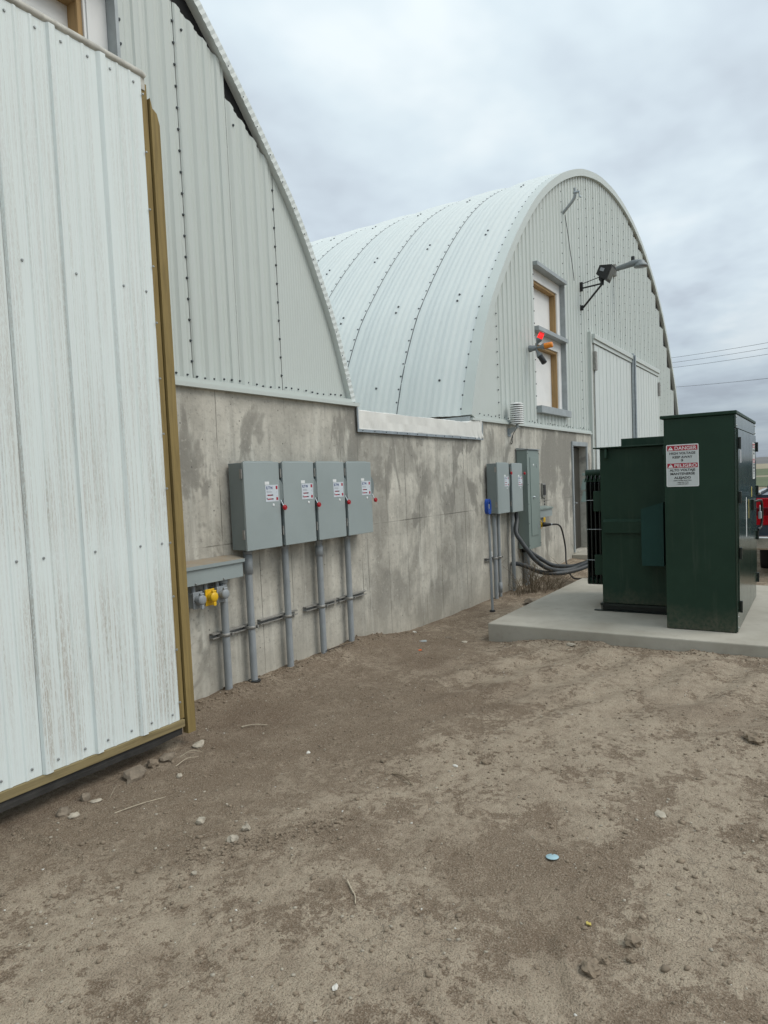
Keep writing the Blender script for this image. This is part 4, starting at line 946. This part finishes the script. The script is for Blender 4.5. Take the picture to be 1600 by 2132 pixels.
q.add([cc + d * a + u_ * b_ + Vector((e, 0, 0)) for e in (.0, -.012) for a, b_ in ((-.05, -.03), (.03, -.03), (.03, .03), (-.05, .03))], [(0, 1, 2, 3), (7, 6, 5, 4), (0, 4, 5, 1), (1, 5, 6, 2), (2, 6, 7, 3), (3, 7, 4, 0)]); q.build('rating_label', 'print_grey', hd)

t = thing('yard_light', (16.45, 4.0, 6.25), 'grey cobra head yard light on short arm high on gable', 'yard light')
lx = 16.45
q = MB(); q.box(lx - .05, lx + .05, 3.97, 4.04, 6.10, 6.36, .005); q.tube(bez([(lx, 3.98, 6.26), (lx, 3.85, 6.27), (lx, 3.70, 6.285)]), .035, 12); q.build('arm', 'galv_strut', t)
q = MB(); q.tube([(lx, 3.98, 6.255), (lx, 3.90, 6.265), (lx, 3.70, 6.29), (lx, 3.60, 6.31), (lx, 3.46, 6.31)], [.05, .055, .065, .075, .06], 14); q.build('housing', 'beacon_grey', t)
q = MB(); q.lathe((lx, 3.43, 6.20), [(.15, 0), (.155, .012), (.13, .05), (.09, .09), (.075, .13), (.04, .15)], (0, 0, 1), 24); q.build('reflector', 'beacon_grey', t)
MB().lathe((lx, 3.43, 6.185), [(.02, -.01), (.10, .0), (.145, .014)], (0, 0, 1), 22).build('lens', 'glass_grey', t)
MB().lathe((lx, 3.60, 6.37), [(.04, 0), (.042, .07), (.038, .09), (.001, .093)], (0, 0, 1), 16).build('photocell', 'black_metal', t)

t = thing('service_mast', (12.83, 4.0, 6.45), 'bent grey conduit stub sticking out near the gable top', 'mast')
MB().tube(bez([(12.83, 4.05, 6.42), (12.83, 3.93, 6.53), (12.83, 3.84, 6.62), (12.83, 3.80, 6.70), (12.83, 3.80, 6.83)]), .027, 12).build('pipe', 'galv_dull', t)
q = MB(); q.lathe((12.83, 3.80, 6.73), [(.032, 0), (.036, .004), (.036, .03), (.032, .034)], (0, 0, 1), 12); q.box(12.80, 12.86, 3.72, 3.79, 6.735, 6.76, .003); q.cyl((12.83, 3.72, 6.66), (12.83, 3.72, 6.76), .010); q.lathe((12.83, 3.70, 6.64), [(.018, 0), (.02, .02), (.012, .03)], (0, 0, 1), 10); q.build('wire_clamp', 'galvanised', t)
o = tag(MB().tube(bez([(12.85, 4.0, 6.40), (12.92, 3.985, 6.15), (13.05, 3.985, 5.83), (13.16, 3.985, 5.60), (13.25, 3.985, 5.35), (13.26, 3.985, 5.30)]), .006, 6).build('loose_wire', 'black_rubber'), 'thin dark wire hanging slack below the bent conduit stub', 'wire'); origin_to(o, (12.85, 4.0, 6.40))

# ------------------------------------------------------------------ pad and transformer
PZ = .10
pad = thing('concrete_pad', (8.3, 1.0, 0), 'pale concrete slab carrying the green transformer', 'slab', 'concrete slabs')
MB().box(6.633, 10.02, -1.4, 3.005, -.30, PZ, .012).build('slab', 'slab_concrete', pad)
t = thing('concrete_pad', (10.6, 2.0, 0), 'small flat slab behind the transformer radiator', 'slab', 'concrete slabs')
MB().box(10.04, 11.5, 1.2, 3.02, -.25, .045, .012).build('slab', 'slab_concrete', t)

tf = thing('transformer', (8.0, 1.4, PZ), 'dark green pad mounted transformer cabinet with red and white warning sign', 'transformer')
cx0, cx1, cy0, cy1, cz1 = 7.035, 9.10, .68, 1.29, 2.125
cab = MB().box(cx0, cx1, cy0 + .004, cy1, PZ + .004, cz1, .006).build('cabinet', 'transformer_green', tf)
q = MB(); q.box(cx0 - .018, cx1 + .018, cy0 - .02, cy1 + .03, cz1 + .001, cz1 + .032, .005); q.build('lid', 'transformer_green', cab)
MB().box(cx0 + .0, cx1, cy0 - .012, cy0 + .003, 2.0, cz1 - .002, .003).build('top_panel', 'transformer_door_green', cab)
for a, b_ in ((cx0 + .075, 8.205), (8.215, cx1 - .03)):
    MB().box(a, b_, cy0 - .022, cy0 + .003, .285, 1.99, .004).build('cabinet_door', 'transformer_door_green', tf)
MB().box(cx0 + .005, cx1, cy0 - .010, cy0 + .003, PZ + .01, .28, .003).build('kick_panel', 'transformer_door_green', cab)
MB().box(cx0 + .001, cx0 + .065, cy0 - .010, cy0 + .003, .285, 1.99, .003).build('corner_post', 'transformer_door_green', cab)
for z in (1.86, 1.36, .84, .34):
    MB().box(cx0 + .06, cx0 + .095, cy0 - .045, cy0 - .0225, z - .055, z + .055, .004).build('hinge', 'fin_black', tf)
    MB().box(cx1 - .05, cx1 - .005, cy0 - .045, cy0 - .0225, z - .055, z + .055, .004).build('hinge', 'fin_black', tf)
q = MB()
for z in (2.02, 2.10, PZ + .05, PZ + .15): q.bolt((cx0 + .03, cy0 - .012, z), (0, -1, 0), .009, .008)
for z in (2.02, 2.10): q.bolt((cx1 - .03, cy0 - .012, z), (0, -1, 0), .009, .008)
q.build('cabinet_bolts', 'screw_metal', cab, kind='stuff')
q = MB(); q.tube(bez([(8.55, cy0 - .03, 1.25), (8.62, cy0 - .09, 1.26), (8.72, cy0 - .10, 1.23), (8.73, cy0 - .10, 1.05), (8.70, cy0 - .09, .96), (8.62, cy0 - .07, .94)]), .013, 8); q.box(8.44, 8.66, cy0 - .045, cy0 - .0225, 1.16, 1.28, .004); hn = q.build('door_handle', 'fin_black', tf)
q = MB(); q.box(8.56, 8.64, cy0 - .105, cy0 - .075, 1.06, 1.14, .006); q.tube(bez([(8.575, cy0 - .09, 1.14), (8.575, cy0 - .09, 1.19), (8.60, cy0 - .09, 1.205), (8.625, cy0 - .09, 1.19), (8.625, cy0 - .09, 1.14)]), .006, 8); q.build('padlock', 'galv_dull', hn)
MB().box(7.80, 7.85, cy0 - .0235, cy0 - .022, .93, 1.33).build('white_marker', 'paper_white', tf)
MB().box(8.08, 8.11, cy0 - .0235, cy0 - .022, 1.10, 1.30).build('yellow_marker', 'litter_yellow', tf)
MB().box(8.42, 8.48, cy0 - .0235, cy0 - .022, 1.31, 1.42).build('amber_marker', 'litter_yellow', tf)
# tank
tx0, tx1, ty1 = 7.70, 8.95, 2.08
MB().box(tx0, tx1, cy1 + .002, ty1, .19, 1.90, .006).build('tank', 'transformer_green', tf)
MB().box(tx0 - .05, tx1 + .05, cy1 + .002, ty1 + .06, 1.902, 1.916, .003).build('tank_cover', 'transformer_green', tf)
MB().box(8.0, tx1, cy1 + .01, 1.92, 1.917, 2.01, .005).build('cover_box', 'transformer_green', tf)
q = MB(); q.box(tx0 - .03, tx1, cy1 + .002, ty1 + .02, .165, .189); q.box(tx0 + .02, tx1, cy1 + .002, ty1 + .01, PZ + .012, .164); q.box(tx0 - .03, tx0 + .02, cy1 + .002, ty1 + .09, PZ + .003, PZ + .011); q.box(tx0 + .0, tx0 + .008, ty1 + .01, ty1 + .018, PZ + .012, .164); q.build('base_channel', 'fin_black', tf)
q = MB(); q.prism([(tx0 - .035, .975), (tx0 - .0005, .975), (tx0 - .0005, 1.125), (tx0 - .035, 1.10)], 1, 1.30, ty1 - .03); q.build('stiffener_bar', 'transformer_green', tf)
q = MB(); q.prism([(1.392, .645), (1.392, 1.308), (1.612, 1.242), (1.612, .645)], 0, 7.50, tx0 - .037); q.build('side_box', 'transformer_teal', tf)
for y in (2.0, 1.40):
    q = MB(); q.prism([(tx0 - .001, 1.89), (tx0 - .06, 1.89), (tx0 - .075, 1.80), (tx0 - .06, 1.775), (tx0 - .04, 1.83), (tx0 - .001, 1.78)], 1, y - .012, y + .012); q.build('lifting_lug', 'transformer_green', tf)
for i in range(4):
    y = 2.135 + i * .047; q = MB(); n = 40; vs = []
    prof_ = [(1.42, 0), (1.62, 0)]
    q.prism([(7.86, .37), (7.84, .42), (7.84, 1.52), (7.90, 1.63), (8.90, 1.63), (8.95, 1.52), (8.95, .42), (8.90, .37)], 1, y - .006, y + .006); q.build('radiator_fin', 'fin_black', tf)
    q = MB(); q.prism([(y - .020, 1.54), (y, 1.61), (y + .020, 1.54), (y + .006, 1.54), (y, 1.57), (y - .006, 1.54)], 0, 7.83, 7.838); q.build('fin_tip', 'transformer_green', tf)
q = MB(); q.cyl((7.93, 2.05, 1.635), (7.93, 2.30, 1.635), .045, None, 16); q.cyl((7.93, 2.05, .40), (7.93, 2.30, .40), .045, None, 16); q.build('radiator_header', 'transformer_green', tf)
q = MB()
for z in (1.33, 1.0, .65): q.cyl((7.83, 2.10, z), (7.83, 2.285, z), .004, None, 6)
q.build('fin_ties', 'galv_dull', tf)
for z in (1.32, .60): MB().box(7.80, 7.812, 2.02, 2.19, z - .115, z + .115, .004).build('mount_plate', 'transformer_green', tf)
# warning sign (cabinet flank facing the camera); second copy on the right door
def danger_sign(parent, P, ux, nrm, w_, h_, name='warning_sign'):
    ux, nrm = Vector(ux), Vector(nrm); uz = Vector((0, 0, 1)); P = Vector(P)
    def pt(u, v, d): return P + ux * u + uz * v + nrm * d
    def rr(a0, a1, b0, b1, rad_, d0, d1):
        pl = []
        for (cx_, cz_, s0) in ((a1 - rad_, b1 - rad_, 0), (a0 + rad_, b1 - rad_, 1), (a0 + rad_, b0 + rad_, 2), (a1 - rad_, b0 + rad_, 3)):
            for i in range(5):
                a = (s0 + i / 4) * math.pi / 2; pl.append((cx_ + rad_ * math.cos(a), cz_ + rad_ * math.sin(a)))
        n = len(pl); return [pt(u, v, d0) for u, v in pl] + [pt(u, v, d1) for u, v in pl], [tuple(range(n, 2 * n))] + [(i, (i + 1) % n, n + (i + 1) % n, n + i) for i in range(n)]
    q = MB(); q.add(*rr(0, w_, 0, h_, .012, 0, .0015)); sg = q.build(name, 'paper_white', parent)
    q = MB(); q.add(*rr(.007, w_ - .007, .007, h_ - .007, .006, .0012, .0020)); q.build('sign_panel', 'sign_grey', sg)
    s = w_ / .286
    q = MB(); q.add(*rr(.009, w_ - .009, h_ - .058 * s, h_ - .010, .001, .0018, .0026)); q.add(*rr(.009, w_ - .009, .178 * s, .222 * s, .001, .0018, .0026)); q.build('red_band', 'print_red', sg)
    q = MB(); text_mb(q, 'DANGER', .046 * s, pt(.170 * s, h_ - .051 * s, .0031), ux, uz, bold=.0006, fitw=.192 * s); text_mb(q, 'PELIGRO', .042 * s, pt(.170 * s, .185 * s, .0031), ux, uz, bold=.0006, fitw=.196 * s)
    for v0, v1 in ((h_ - .052 * s, h_ - .017 * s), (.183 * s, .217 * s)):
        q.add([pt(.016 * s, v0, .0031), pt(.064 * s, v0, .0031), pt(.040 * s, v1, .0031)], [(0, 1, 2)])
    q.build('white_lettering', 'paper_white', sg)
    for tx_, sz_, v, wd2 in (('HIGH VOLTAGE', .030, .306, .228), ('KEEP AWAY', .030, .270, .176), ('ALTO VOLTAJE', .030, .147, .226), ('MANTENERSE', .030, .112, .216), ('ALEJADO', .030, .075, .148), ('RAFT RIVER ELECTRIC', .013, .053, .158), ('1-800-342-7732', .012, .036, .10), ('1-208-645-2211', .012, .020, .10)):
        q = MB(); text_mb(q, tx_, sz_ * s, pt(.143 * s, v * s, .0026), ux, uz, bold=.0010 * (sz_ / .03), fitw=wd2 * s); q.build('black_lettering', 'print_black', sg)
    q = MB()
    q.add([pt(a * s, b_ * s, .0026) for a, b_ in ((.140, .262), (.128, .247), (.139, .248), (.135, .231), (.156, .252), (.143, .250), (.149, .262))], [(0, 1, 2), (0, 2, 5, 6), (2, 3, 4, 5)])
    q.build('lightning_symbol', 'print_black', sg)
    for v0 in (h_ / s - .050, .185):
        q = MB(); q.add([pt(a * s, b_ * s, .0034) for a, b_ in ((.0385, v0 + .010), (.0415, v0 + .010), (.0425, v0 + .024), (.0375, v0 + .024))], [(0, 1, 2, 3)]); q.build('exclamation_mark', 'print_black', sg)
    return sg
danger_sign(tf, (cx0 - .0005, 1.269, 1.477), (0, -1, 0), (-1, 0, 0), .286, .40)
danger_sign(tf, (8.60, cy0 - .0225, 1.50), (1, 0, 0), (0, -1, 0), .286, .40)
MB().box(7.22, 7.38, cy0 - .0235, cy0 - .022, 1.68, 1.80).build('faded_sticker', 'print_grey', tf)

# temporary supply pedestal
t = thing('power_pedestal', (10.85, 3.02, 0), 'pale green power pedestal with two sloped hoods behind transformer', 'pedestal')
MB().box(10.78, 10.98, 2.93, 3.11, -.1, 1.60, .006).build('post', 'pedestal_green', t)
for z in (1.38, 1.19):
    q = MB(); q.prism([(3.112, z), (3.22, z), (3.175, z + .17), (3.112, z + .17)], 0, 10.78, 10.98); q.build('hood', 'pedestal_green', t)
MB().box(10.77, 10.99, 2.92, 3.19, 1.601, 1.64, .005).build('cap', 'pedestal_green', t)

# ------------------------------------------------------------------ pickup behind the transformer
tr = thing('pickup_truck', (12.3, -.05, -.1), 'slate blue pickup with red tail light glimpsed past the transformer', 'truck')
ya, yb, xr, zg = -.98, .93, 12.3, -.2
q = MB(); q.prism([(xr + .05, zg + .62), (xr + .02, zg + .95), (xr + .03, zg + 1.38), (xr + 1.95, zg + 1.38), (xr + 1.95, zg + 1.40), (xr + 3.6, zg + 1.40), (xr + 3.7, zg + 1.20), (xr + 5.3, zg + 1.12), (xr + 5.55, zg + .98), (xr + 5.6, zg + .55), (xr + 5.2, zg + .42), (xr + .3, zg + .48)], 1, ya, yb); q.build('body', 'truck_paint', tr)
q = MB(); vs = [(xr + 1.98, ya + .06, zg + 1.41), (xr + 3.95, ya + .06, zg + 1.41), (xr + 3.95, yb - .06, zg + 1.41), (xr + 1.98, yb - .06, zg + 1.41), (xr + 2.15, ya + .2, zg + 1.93), (xr + 3.3, ya + .2, zg + 1.93), (xr + 3.3, yb - .2, zg + 1.93), (xr + 2.15, yb - .2, zg + 1.93)]
q.add(vs, [(4, 5, 6, 7), (0, 4, 7, 3), (1, 2, 6, 5), (0, 1, 5, 4), (3, 7, 6, 2)]); cb_ = q.build('cab', 'truck_paint', tr)
q = MB(); q.add([(xr + 2.0, ya + .2, zg + 1.47), (xr + 2.0, yb - .2, zg + 1.47), (xr + 2.11, yb - .3, zg + 1.86), (xr + 2.11, ya + .3, zg + 1.86)], [(0, 1, 2, 3)]); q.build('rear_window', 'truck_glass', cb_)
MB().box(xr + .0, xr + .07, yb - .24, yb + .004, zg + .90, zg + 1.33, .015).build('tail_light', 'tail_red', tr); MB().box(xr - .004, xr + .07, yb - .243, yb + .007, zg + 1.05, zg + 1.18, .01).build('light_band', 'tail_dark', tr)
MB().box(xr + .0, xr + .07, ya - .004, ya + .24, zg + .90, zg + 1.33, .015).build('tail_light', 'tail_red', tr)
MB().box(xr - .14, xr + .06, ya + .02, yb - .02, zg + .52, zg + .74, .03).build('bumper', 'chrome', tr)
MB().box(xr - .0, xr + 1.9, yb - .10, yb - .02, zg + 1.385, zg + 1.43, .012).build('bed_rail', 'chrome', tr)
for wx in (xr + 1.15, xr + 4.6):
    for wy, sgn in ((yb - .02, 1), (ya + .02, -1)):
        ty_ = MB().lathe((wx, wy - .24 * sgn, zg + .38), [(.25, 0), (.36, .01), (.38, .04), (.38, .19), (.36, .235), (.24, .24)], (0, sgn, 0), 28).build('wheel', 'tyre_black', tr)
        MB().lathe((wx, wy - .02 * sgn, zg + .38), [(.23, 0), (.22, .012), (.08, .006), (.05, .02), (.001, .02)], (0, sgn, 0), 20).build('rim', 'chrome', ty_)

# ------------------------------------------------------------------ power lines beyond the huts
wl = ['uppermost of the power lines in the cloudy sky', 'second power line from the top in the cloudy sky', 'third power line from the top in the cloudy sky', 'lowest power line, well below the other three']
for i, (za, zb) in enumerate(((.1465, .1525), (.1400, .1458), (.1335, .1382), (.1080, .1083))):
    pts = []
    for j in range(13):
        u = -.6 + 2.2 * j / 12; ang = .175 + (.06 - .175) * u; R_ = 120 - 22 * u
        e = za + (zb - za) * u + .0016 * ((u - .5) ** 2 - .25)
        pts.append((R_ * math.cos(ang), R_ * math.sin(ang), 1.65 + R_ * e))
    o = tag(MB().tube(pts, .022, 5).build('power_line', 'power_wire'), wl[i], 'power line', 'power lines in the sky'); origin_to(o, pts[6])

# ------------------------------------------------------------------ stones, clods, twigs and litter
def stone_mesh(rx, ry, rz, seed, sub=2, rough=.28):
    bm = bmesh.new(); bmesh.ops.create_icosphere(bm, subdivisions=sub, radius=1)
    for v in bm.verts:
        n = v.co.normalized(); d = 1 + rough * noise.noise(n * 1.3 + Vector((seed, seed * .7, 0))) + rough * .5 * noise.noise(n * 3.1 + Vector((0, seed, 4))) + rough * .22 * noise.noise(n * 7 + Vector((seed, 3, 1)))
        v.co = Vector((n.x * d * rx, n.y * d * ry, n.z * d * rz))
    bm.verts.index_update(); vs = [v.co.copy() for v in bm.verts]; fs = [tuple(v.index for v in f.verts) for f in bm.faces]; bm.free(); return vs, fs
def rock(x, y, r, label, mat='stone_brown', flat=.65, asp=1.25, rot=None, group='stones lying on the dirt', cat='rock', sink=.26, sub=2, rough=.5):
    s = random.random() * 50; vs, fs = stone_mesh(r * asp, r / asp ** .5, r * flat, s, sub, rough); a = random.random() * 6.28 if rot is None else rot
    z = ghei(x, y) + r * flat * (1 - 2 * sink) ; q = MB(); c_, s_ = math.cos(a), math.sin(a)
    q.add([(x + v.x * c_ - v.y * s_, y + v.x * s_ + v.y * c_, z + v.z) for v in vs], fs, False)
    o = tag(q.build('rock' if cat == 'rock' else 'dirt_clod', mat), label, cat, group); return origin_to(o, (x, y, ghei(x, y)))
rock(2.49, 3.40, .062, 'largest brown rock, wedged under the barn door', 'stone_brown', .6, 1.35, .4)
rock(2.63, 3.42, .036, 'knobbly brown rock right of the largest rock under the door', 'clod_brown', .8, 1.1)
rock(2.735, 3.42, .042, 'rounded rock third along under the barn door edge', 'stone_brown', .65, 1.3, .3)
rock(2.99, 3.42, .034, 'pale pointed stone below the wooden edge of the barn door', 'stone_pale', .6, 1.5, .3)
rock(2.0, 3.36, .036, 'rounded brown stone near the left end of the rubber skirt', 'stone_brown', .7, 1.2)
rock(2.02, 3.29, .026, 'low pale stone leaning on the rounded brown stone', 'stone_pale', .5, 1.4)
rock(2.16, 3.40, .026, 'small round pebble between the door stones, nearly spherical', 'stone_brown', .95, 1.05)
rock(2.18, 3.33, .020, 'flat chip in front of the nearly spherical pebble', 'stone_pale', .5, 1.4)
rock(2.62, 3.18, .020, 'pale chip out in front of the largest rock', 'stone_pale', .5, 1.5)
rock(2.30, 2.65, .023, 'pale grey angular stone alone on the dirt left of centre', 'stone_pale', .9, 1.05)
rock(2.35, 2.385, .021, 'half pale stone just right of the lone angular stone', 'stone_pale', .85, 1.1)
rock(2.235, 2.36, .022, 'pale bumpy stone nearest below its two neighbours', 'stone_pale', .8, 1.15)
rock(1.95, 2.31, .012, 'little grey pebble left of the scraped dirt ridge', 'stone_pale', .8, 1.1)
rock(3.32, 2.21, .018, 'small dark cracked clod in the middle of the yard', 'clod_brown', .8, 1.1)
rock(3.58, 1.66, .024, 'rounded earthy lump in the middle distance of the yard', 'clod_brown', .7, 1.2)
rock(3.46, 1.80, .013, 'small bright white chip beside the rounded earthy lump', 'stone_white', .5, 1.3)
rock(3.41, .67, .028, 'flat pale stone at right of the yard', 'stone_pale', .25, 1.4, .5)
rock(6.42, 2.05, .036, 'pale stone on the dirt bank against the slab', 'stone_pale', .5, 1.4, 1.2)
rock(3.25, 2.72, .014, 'white chip on bare dirt below the conduits', 'stone_white', .5, 1.3)
rock(1.70, 1.36, .011, 'white chip near the bottom edge left of the cracked crust', 'stone_white', .6, 1.3)
rock(6.55, 3.86, .022, 'white chip beside the wall left of the slab', 'stone_white', .5, 1.4)
rock(6.5, 3.42, .03, 'dark flat stone between the wall and slab corner', 'stone_brown', .35, 1.4)
rock(6.42, 3.18, .028, 'pale flat stone at the slab corner', 'stone_pale', .4, 1.5)
rock(8.85, 3.30, .11, 'broad flat rock beside the two far conduits', 'stone_brown', .5, 1.3)
rock(11.0, 3.05, .08, 'pale flat rock beyond the small slab', 'stone_pale', .35, 1.4)
for x, y, r, lb in ((2.21, .665, .030, 'crumbly dirt clod beside the scraped ridge, largest of the bunch'), (2.275, .645, .020, 'crumbly dirt clod just behind the largest one'), (2.42, .575, .026, 'crumbly dirt clod farthest right of the bunch'), (2.33, .56, .016, 'crumbly dirt clod lowest at right of the bunch'), (4.56, .36, .045, 'dark crumbly tuft of dirt near the right edge')):
    rock(x, y, r, lb, 'clod_brown', .75, 1.15, group='dirt clods on the yard', cat='clod', rough=.62, sub=3)

def scatter(name, mat, n, rmin, rmax, seed, near=1.0, box=(1.0, 6.6, -.9, 3.95), cluster=None, flat=.6):
    rnd = random.Random(seed); protos = [stone_mesh(1.2, .9, flat, i * 3.3 + seed, 1, .45) for i in range(6)]; q = MB(); k = 0
    while k < n:
        x = box[0] + (box[1] - box[0]) * rnd.random() ** 1.35; y = box[2] + (box[3] - box[2]) * rnd.random()
        if y > 3.4 and x < 2.9: continue
        dn = .5 + .5 * noise.noise(Vector((x * 1.6, y * 1.6, seed)))
        if rnd.random() > dn * dn * 2.2: continue
        r = rmin + (rmax - rmin) * rnd.random() ** 4
        vs, fs = protos[rnd.randrange(6)]; a = rnd.random() * 6.28; c_, s_ = math.cos(a) * r, math.sin(a) * r; z = ghei(x, y) + r * flat * .35
        q.add([(x + v.x * c_ - v.y * s_, y + v.x * s_ + v.y * c_, z + v.z * r) for v in vs], fs, True); k += 1
    o = q.build(name, mat); o['kind'] = 'stuff'; return o
o = scatter('gravel', 'clod_brown', 8000, .0020, .011, 3); tag(o, 'small brown crumbs and grit strewn over the dirt', 'gravel')
o = scatter('gravel', 'stone_pale', 2200, .0018, .009, 11); tag(o, 'pale pebbles and grit strewn over the dirt', 'gravel')
o = scatter('gravel', 'clod_brown', 420, .006, .017, 29, box=(1.2, 4.6, -.4, 3.4)); tag(o, 'thumb sized dirt lumps strewn over the yard', 'gravel')
o = scatter('gravel', 'stone_white', 230, .002, .0075, 17, flat=.45); tag(o, 'tiny white chips strewn over the dirt', 'gravel')
# a line of crumbs pushed up by a tyre
rnd = random.Random(5); q = MB(); protos = [stone_mesh(1.1, .9, .8, i * 2.3, 1, .5) for i in range(5)]
for i in range(420):
    u = rnd.random(); x = 2.02 + .62 * u + rnd.gauss(0, .05) ; y = 2.42 - .42 * u + rnd.gauss(0, .05); r = .002 + .008 * rnd.random() ** 3.5
    vs, fs = protos[rnd.randrange(5)]; q.add([(x + v.x * r, y + v.y * r, ghei(x, y) + r * .5 + v.z * r) for v in vs], fs, True)
o = q.build('dirt_crumbs', 'clod_brown'); o['kind'] = 'stuff'; tag(o, 'row of crumbled dirt pushed up on the yard', 'dirt')
# loose soil heaped against the wall foot
q = MB()
for i in range(650):
    x = 3.0 + 3.6 * rnd.random(); y = 3.98 - abs(rnd.gauss(0, .11)); r = .0025 + .012 * rnd.random() ** 4
    vs, fs = protos[rnd.randrange(5)]; q.add([(x + v.x * r, y + v.y * r, ghei(x, y) + r * .3 + v.z * r) for v in vs], fs, True)
for i in range(700):
    x = 6.60 - abs(rnd.gauss(0, .12)); y = -.2 + 3.0 * rnd.random(); r = .003 + .011 * rnd.random() ** 4
    vs, fs = protos[rnd.randrange(5)]; q.add([(x + v.x * r, y + v.y * r, ghei(x, y) + r * .3 + v.z * r) for v in vs], fs, True)
o = q.build('loose_soil', 'clod_brown'); o['kind'] = 'stuff'; tag(o, 'loose crumbs of soil along wall foot and slab edge', 'soil')

def twig(pts, r, label, mat='twig_pale', group='twigs on the dirt'):
    P = [(x, y, ghei(x, y) + r + dz) for x, y, dz in pts]; B = bez(P, 5)
    o = tag(MB().tube(B, [r * (1 - .5 * i / len(B)) for i in range(len(B))], 6).build('twig', mat), label, 'twig', group); return origin_to(o, P[0])
twig([(2.21, 1.675, .004), (2.165, 1.62, .004), (2.15, 1.595, .002), (2.11, 1.565, .0)], .0042, 'pale bent stick lying in the middle foreground')
twig([(3.20, 2.07, .0), (3.17, 1.98, .012), (3.12, 1.89, .0)], .004, 'thin curved dark twig in the middle of the yard', 'weed_dry')
twig([(3.36, 3.40, .0), (3.43, 3.34, .01), (3.48, 3.27, .0)], .005, 'pale twig below the first conduit')
twig([(2.80, 3.38, .0), (2.86, 3.34, .03), (2.92, 3.31, .01)], .003, 'straw sticking out beside the pale pointed stone')
twig([(2.70, 3.30, .0), (2.77, 3.28, .025), (2.85, 3.27, .01)], .003, 'thin straw lying in front of the door stones')
twig([(2.25, 3.31, .0), (2.27, 3.305, .03), (2.285, 3.30, .055)], .0025, 'short pale straw standing up by the rubber skirt')
twig([(2.14, 3.12, .0), (2.26, 3.07, .008), (2.40, 3.03, .0)], .0035, 'long flat straw on the dirt below the rubber skirt')
twig([(4.98, 3.90, .01), (5.08, 3.84, .012), (5.2, 3.88, .015), (5.36, 3.86, .03)], .004, 'black wire scrap on the ground by the fourth conduit', 'black_rubber')
o = tag(MB().lathe((2.80, 1.0, ghei(2.8, 1.0) + .004), [(.001, 0), (.027, 0), (.028, .0012), (.027, .0024), (.001, .0024)], (.08, .05, 1), 26).build('plastic_disc', 'disc_blue'), 'pale blue round disc lying on the dirt', 'disc'); origin_to(o, (2.8, 1.0, ghei(2.8, 1.0)))
def scrap(x, y, s, mat, label, name='litter_scrap'):
    q = MB(); z = ghei(x, y); n = 9; vs = [(x, y, z + .008)]
    for i in range(n):
        a = 6.283 * i / n; r = s * (.6 + .5 * random.random()); vs.append((x + r * math.cos(a), y + r * math.sin(a), z + .004 + .006 * random.random()))
    top = [(0, 1 + i, 1 + (i + 1) % n) for i in range(n)]; vs += [(a, b_, c_ - .003) for a, b_, c_ in vs]; m_ = n + 1
    q.add(vs, top + [tuple(m_ + i for i in f_[::-1]) for f_ in top] + [(1 + i, m_ + 1 + i, m_ + 1 + (i + 1) % n, 1 + (i + 1) % n) for i in range(n)]); o = tag(q.build(name, mat), label, 'litter'); return origin_to(o, (x, y, z))
scrap(2.44, .74, .011, 'litter_yellow', 'tiny yellow scrap on the dirt at lower right')
scrap(5.79, 3.36, .020, 'litter_orange', 'tiny orange scrap on the dirt near the wall')
scrap(6.15, 3.52, .045, 'galv_dull', 'grey blue scrap near the slab corner')

# dry weeds below the tall panel
def weed(x, y, n, h, sp, label, seed):
    rnd = random.Random(seed); q = MB()
    for i in range(n):
        a = rnd.random() * 6.283; l_ = h * (.4 + .7 * rnd.random()); bx_, by_ = x + rnd.gauss(0, .10), y + rnd.gauss(0, .07); z = ghei(bx_, by_) - .01
        d1 = Vector((math.cos(a), math.sin(a), 0)) * sp * rnd.random(); pts = [(bx_, by_, z), Vector((bx_, by_, z + l_ * .5)) + d1 * .35 * l_, Vector((bx_, by_, z + l_ * (.75 + .25 * rnd.random()))) + d1 * l_]
        B = bez(pts, 3); q.tube(B, [.0035 * (1 - .7 * k / len(B)) for k in range(len(B))], 4, False)
        for j in range(rnd.randrange(2, 5)):
            p = B[rnd.randrange(2, len(B))]; e = p + Vector((rnd.gauss(0, 1), rnd.gauss(0, 1), .5 + rnd.random())).normalized() * l_ * .3; q.tube([p, (p + e) / 2 + Vector((0, 0, .01)), e], [.0022, .0018, .001], 4, False)
    for v_i, v in enumerate(q.v): pass
    o = tag(q.build('dry_weed', 'weed_dry'), label, 'weed', 'dry weeds at the wall foot'); return origin_to(o, (x, y, ghei(x, y)))
weed(9.70, 3.62, 60, .50, 1.0, 'tangled dry weed under the thick cables, tallest clump', 1)
weed(9.98, 3.45, 55, .30, 1.3, 'low spreading dry weed at the slab edge under the cables', 2)
weed(9.45, 3.72, 30, .26, 1.0, 'small dry weed between the far conduits and the cables', 3)
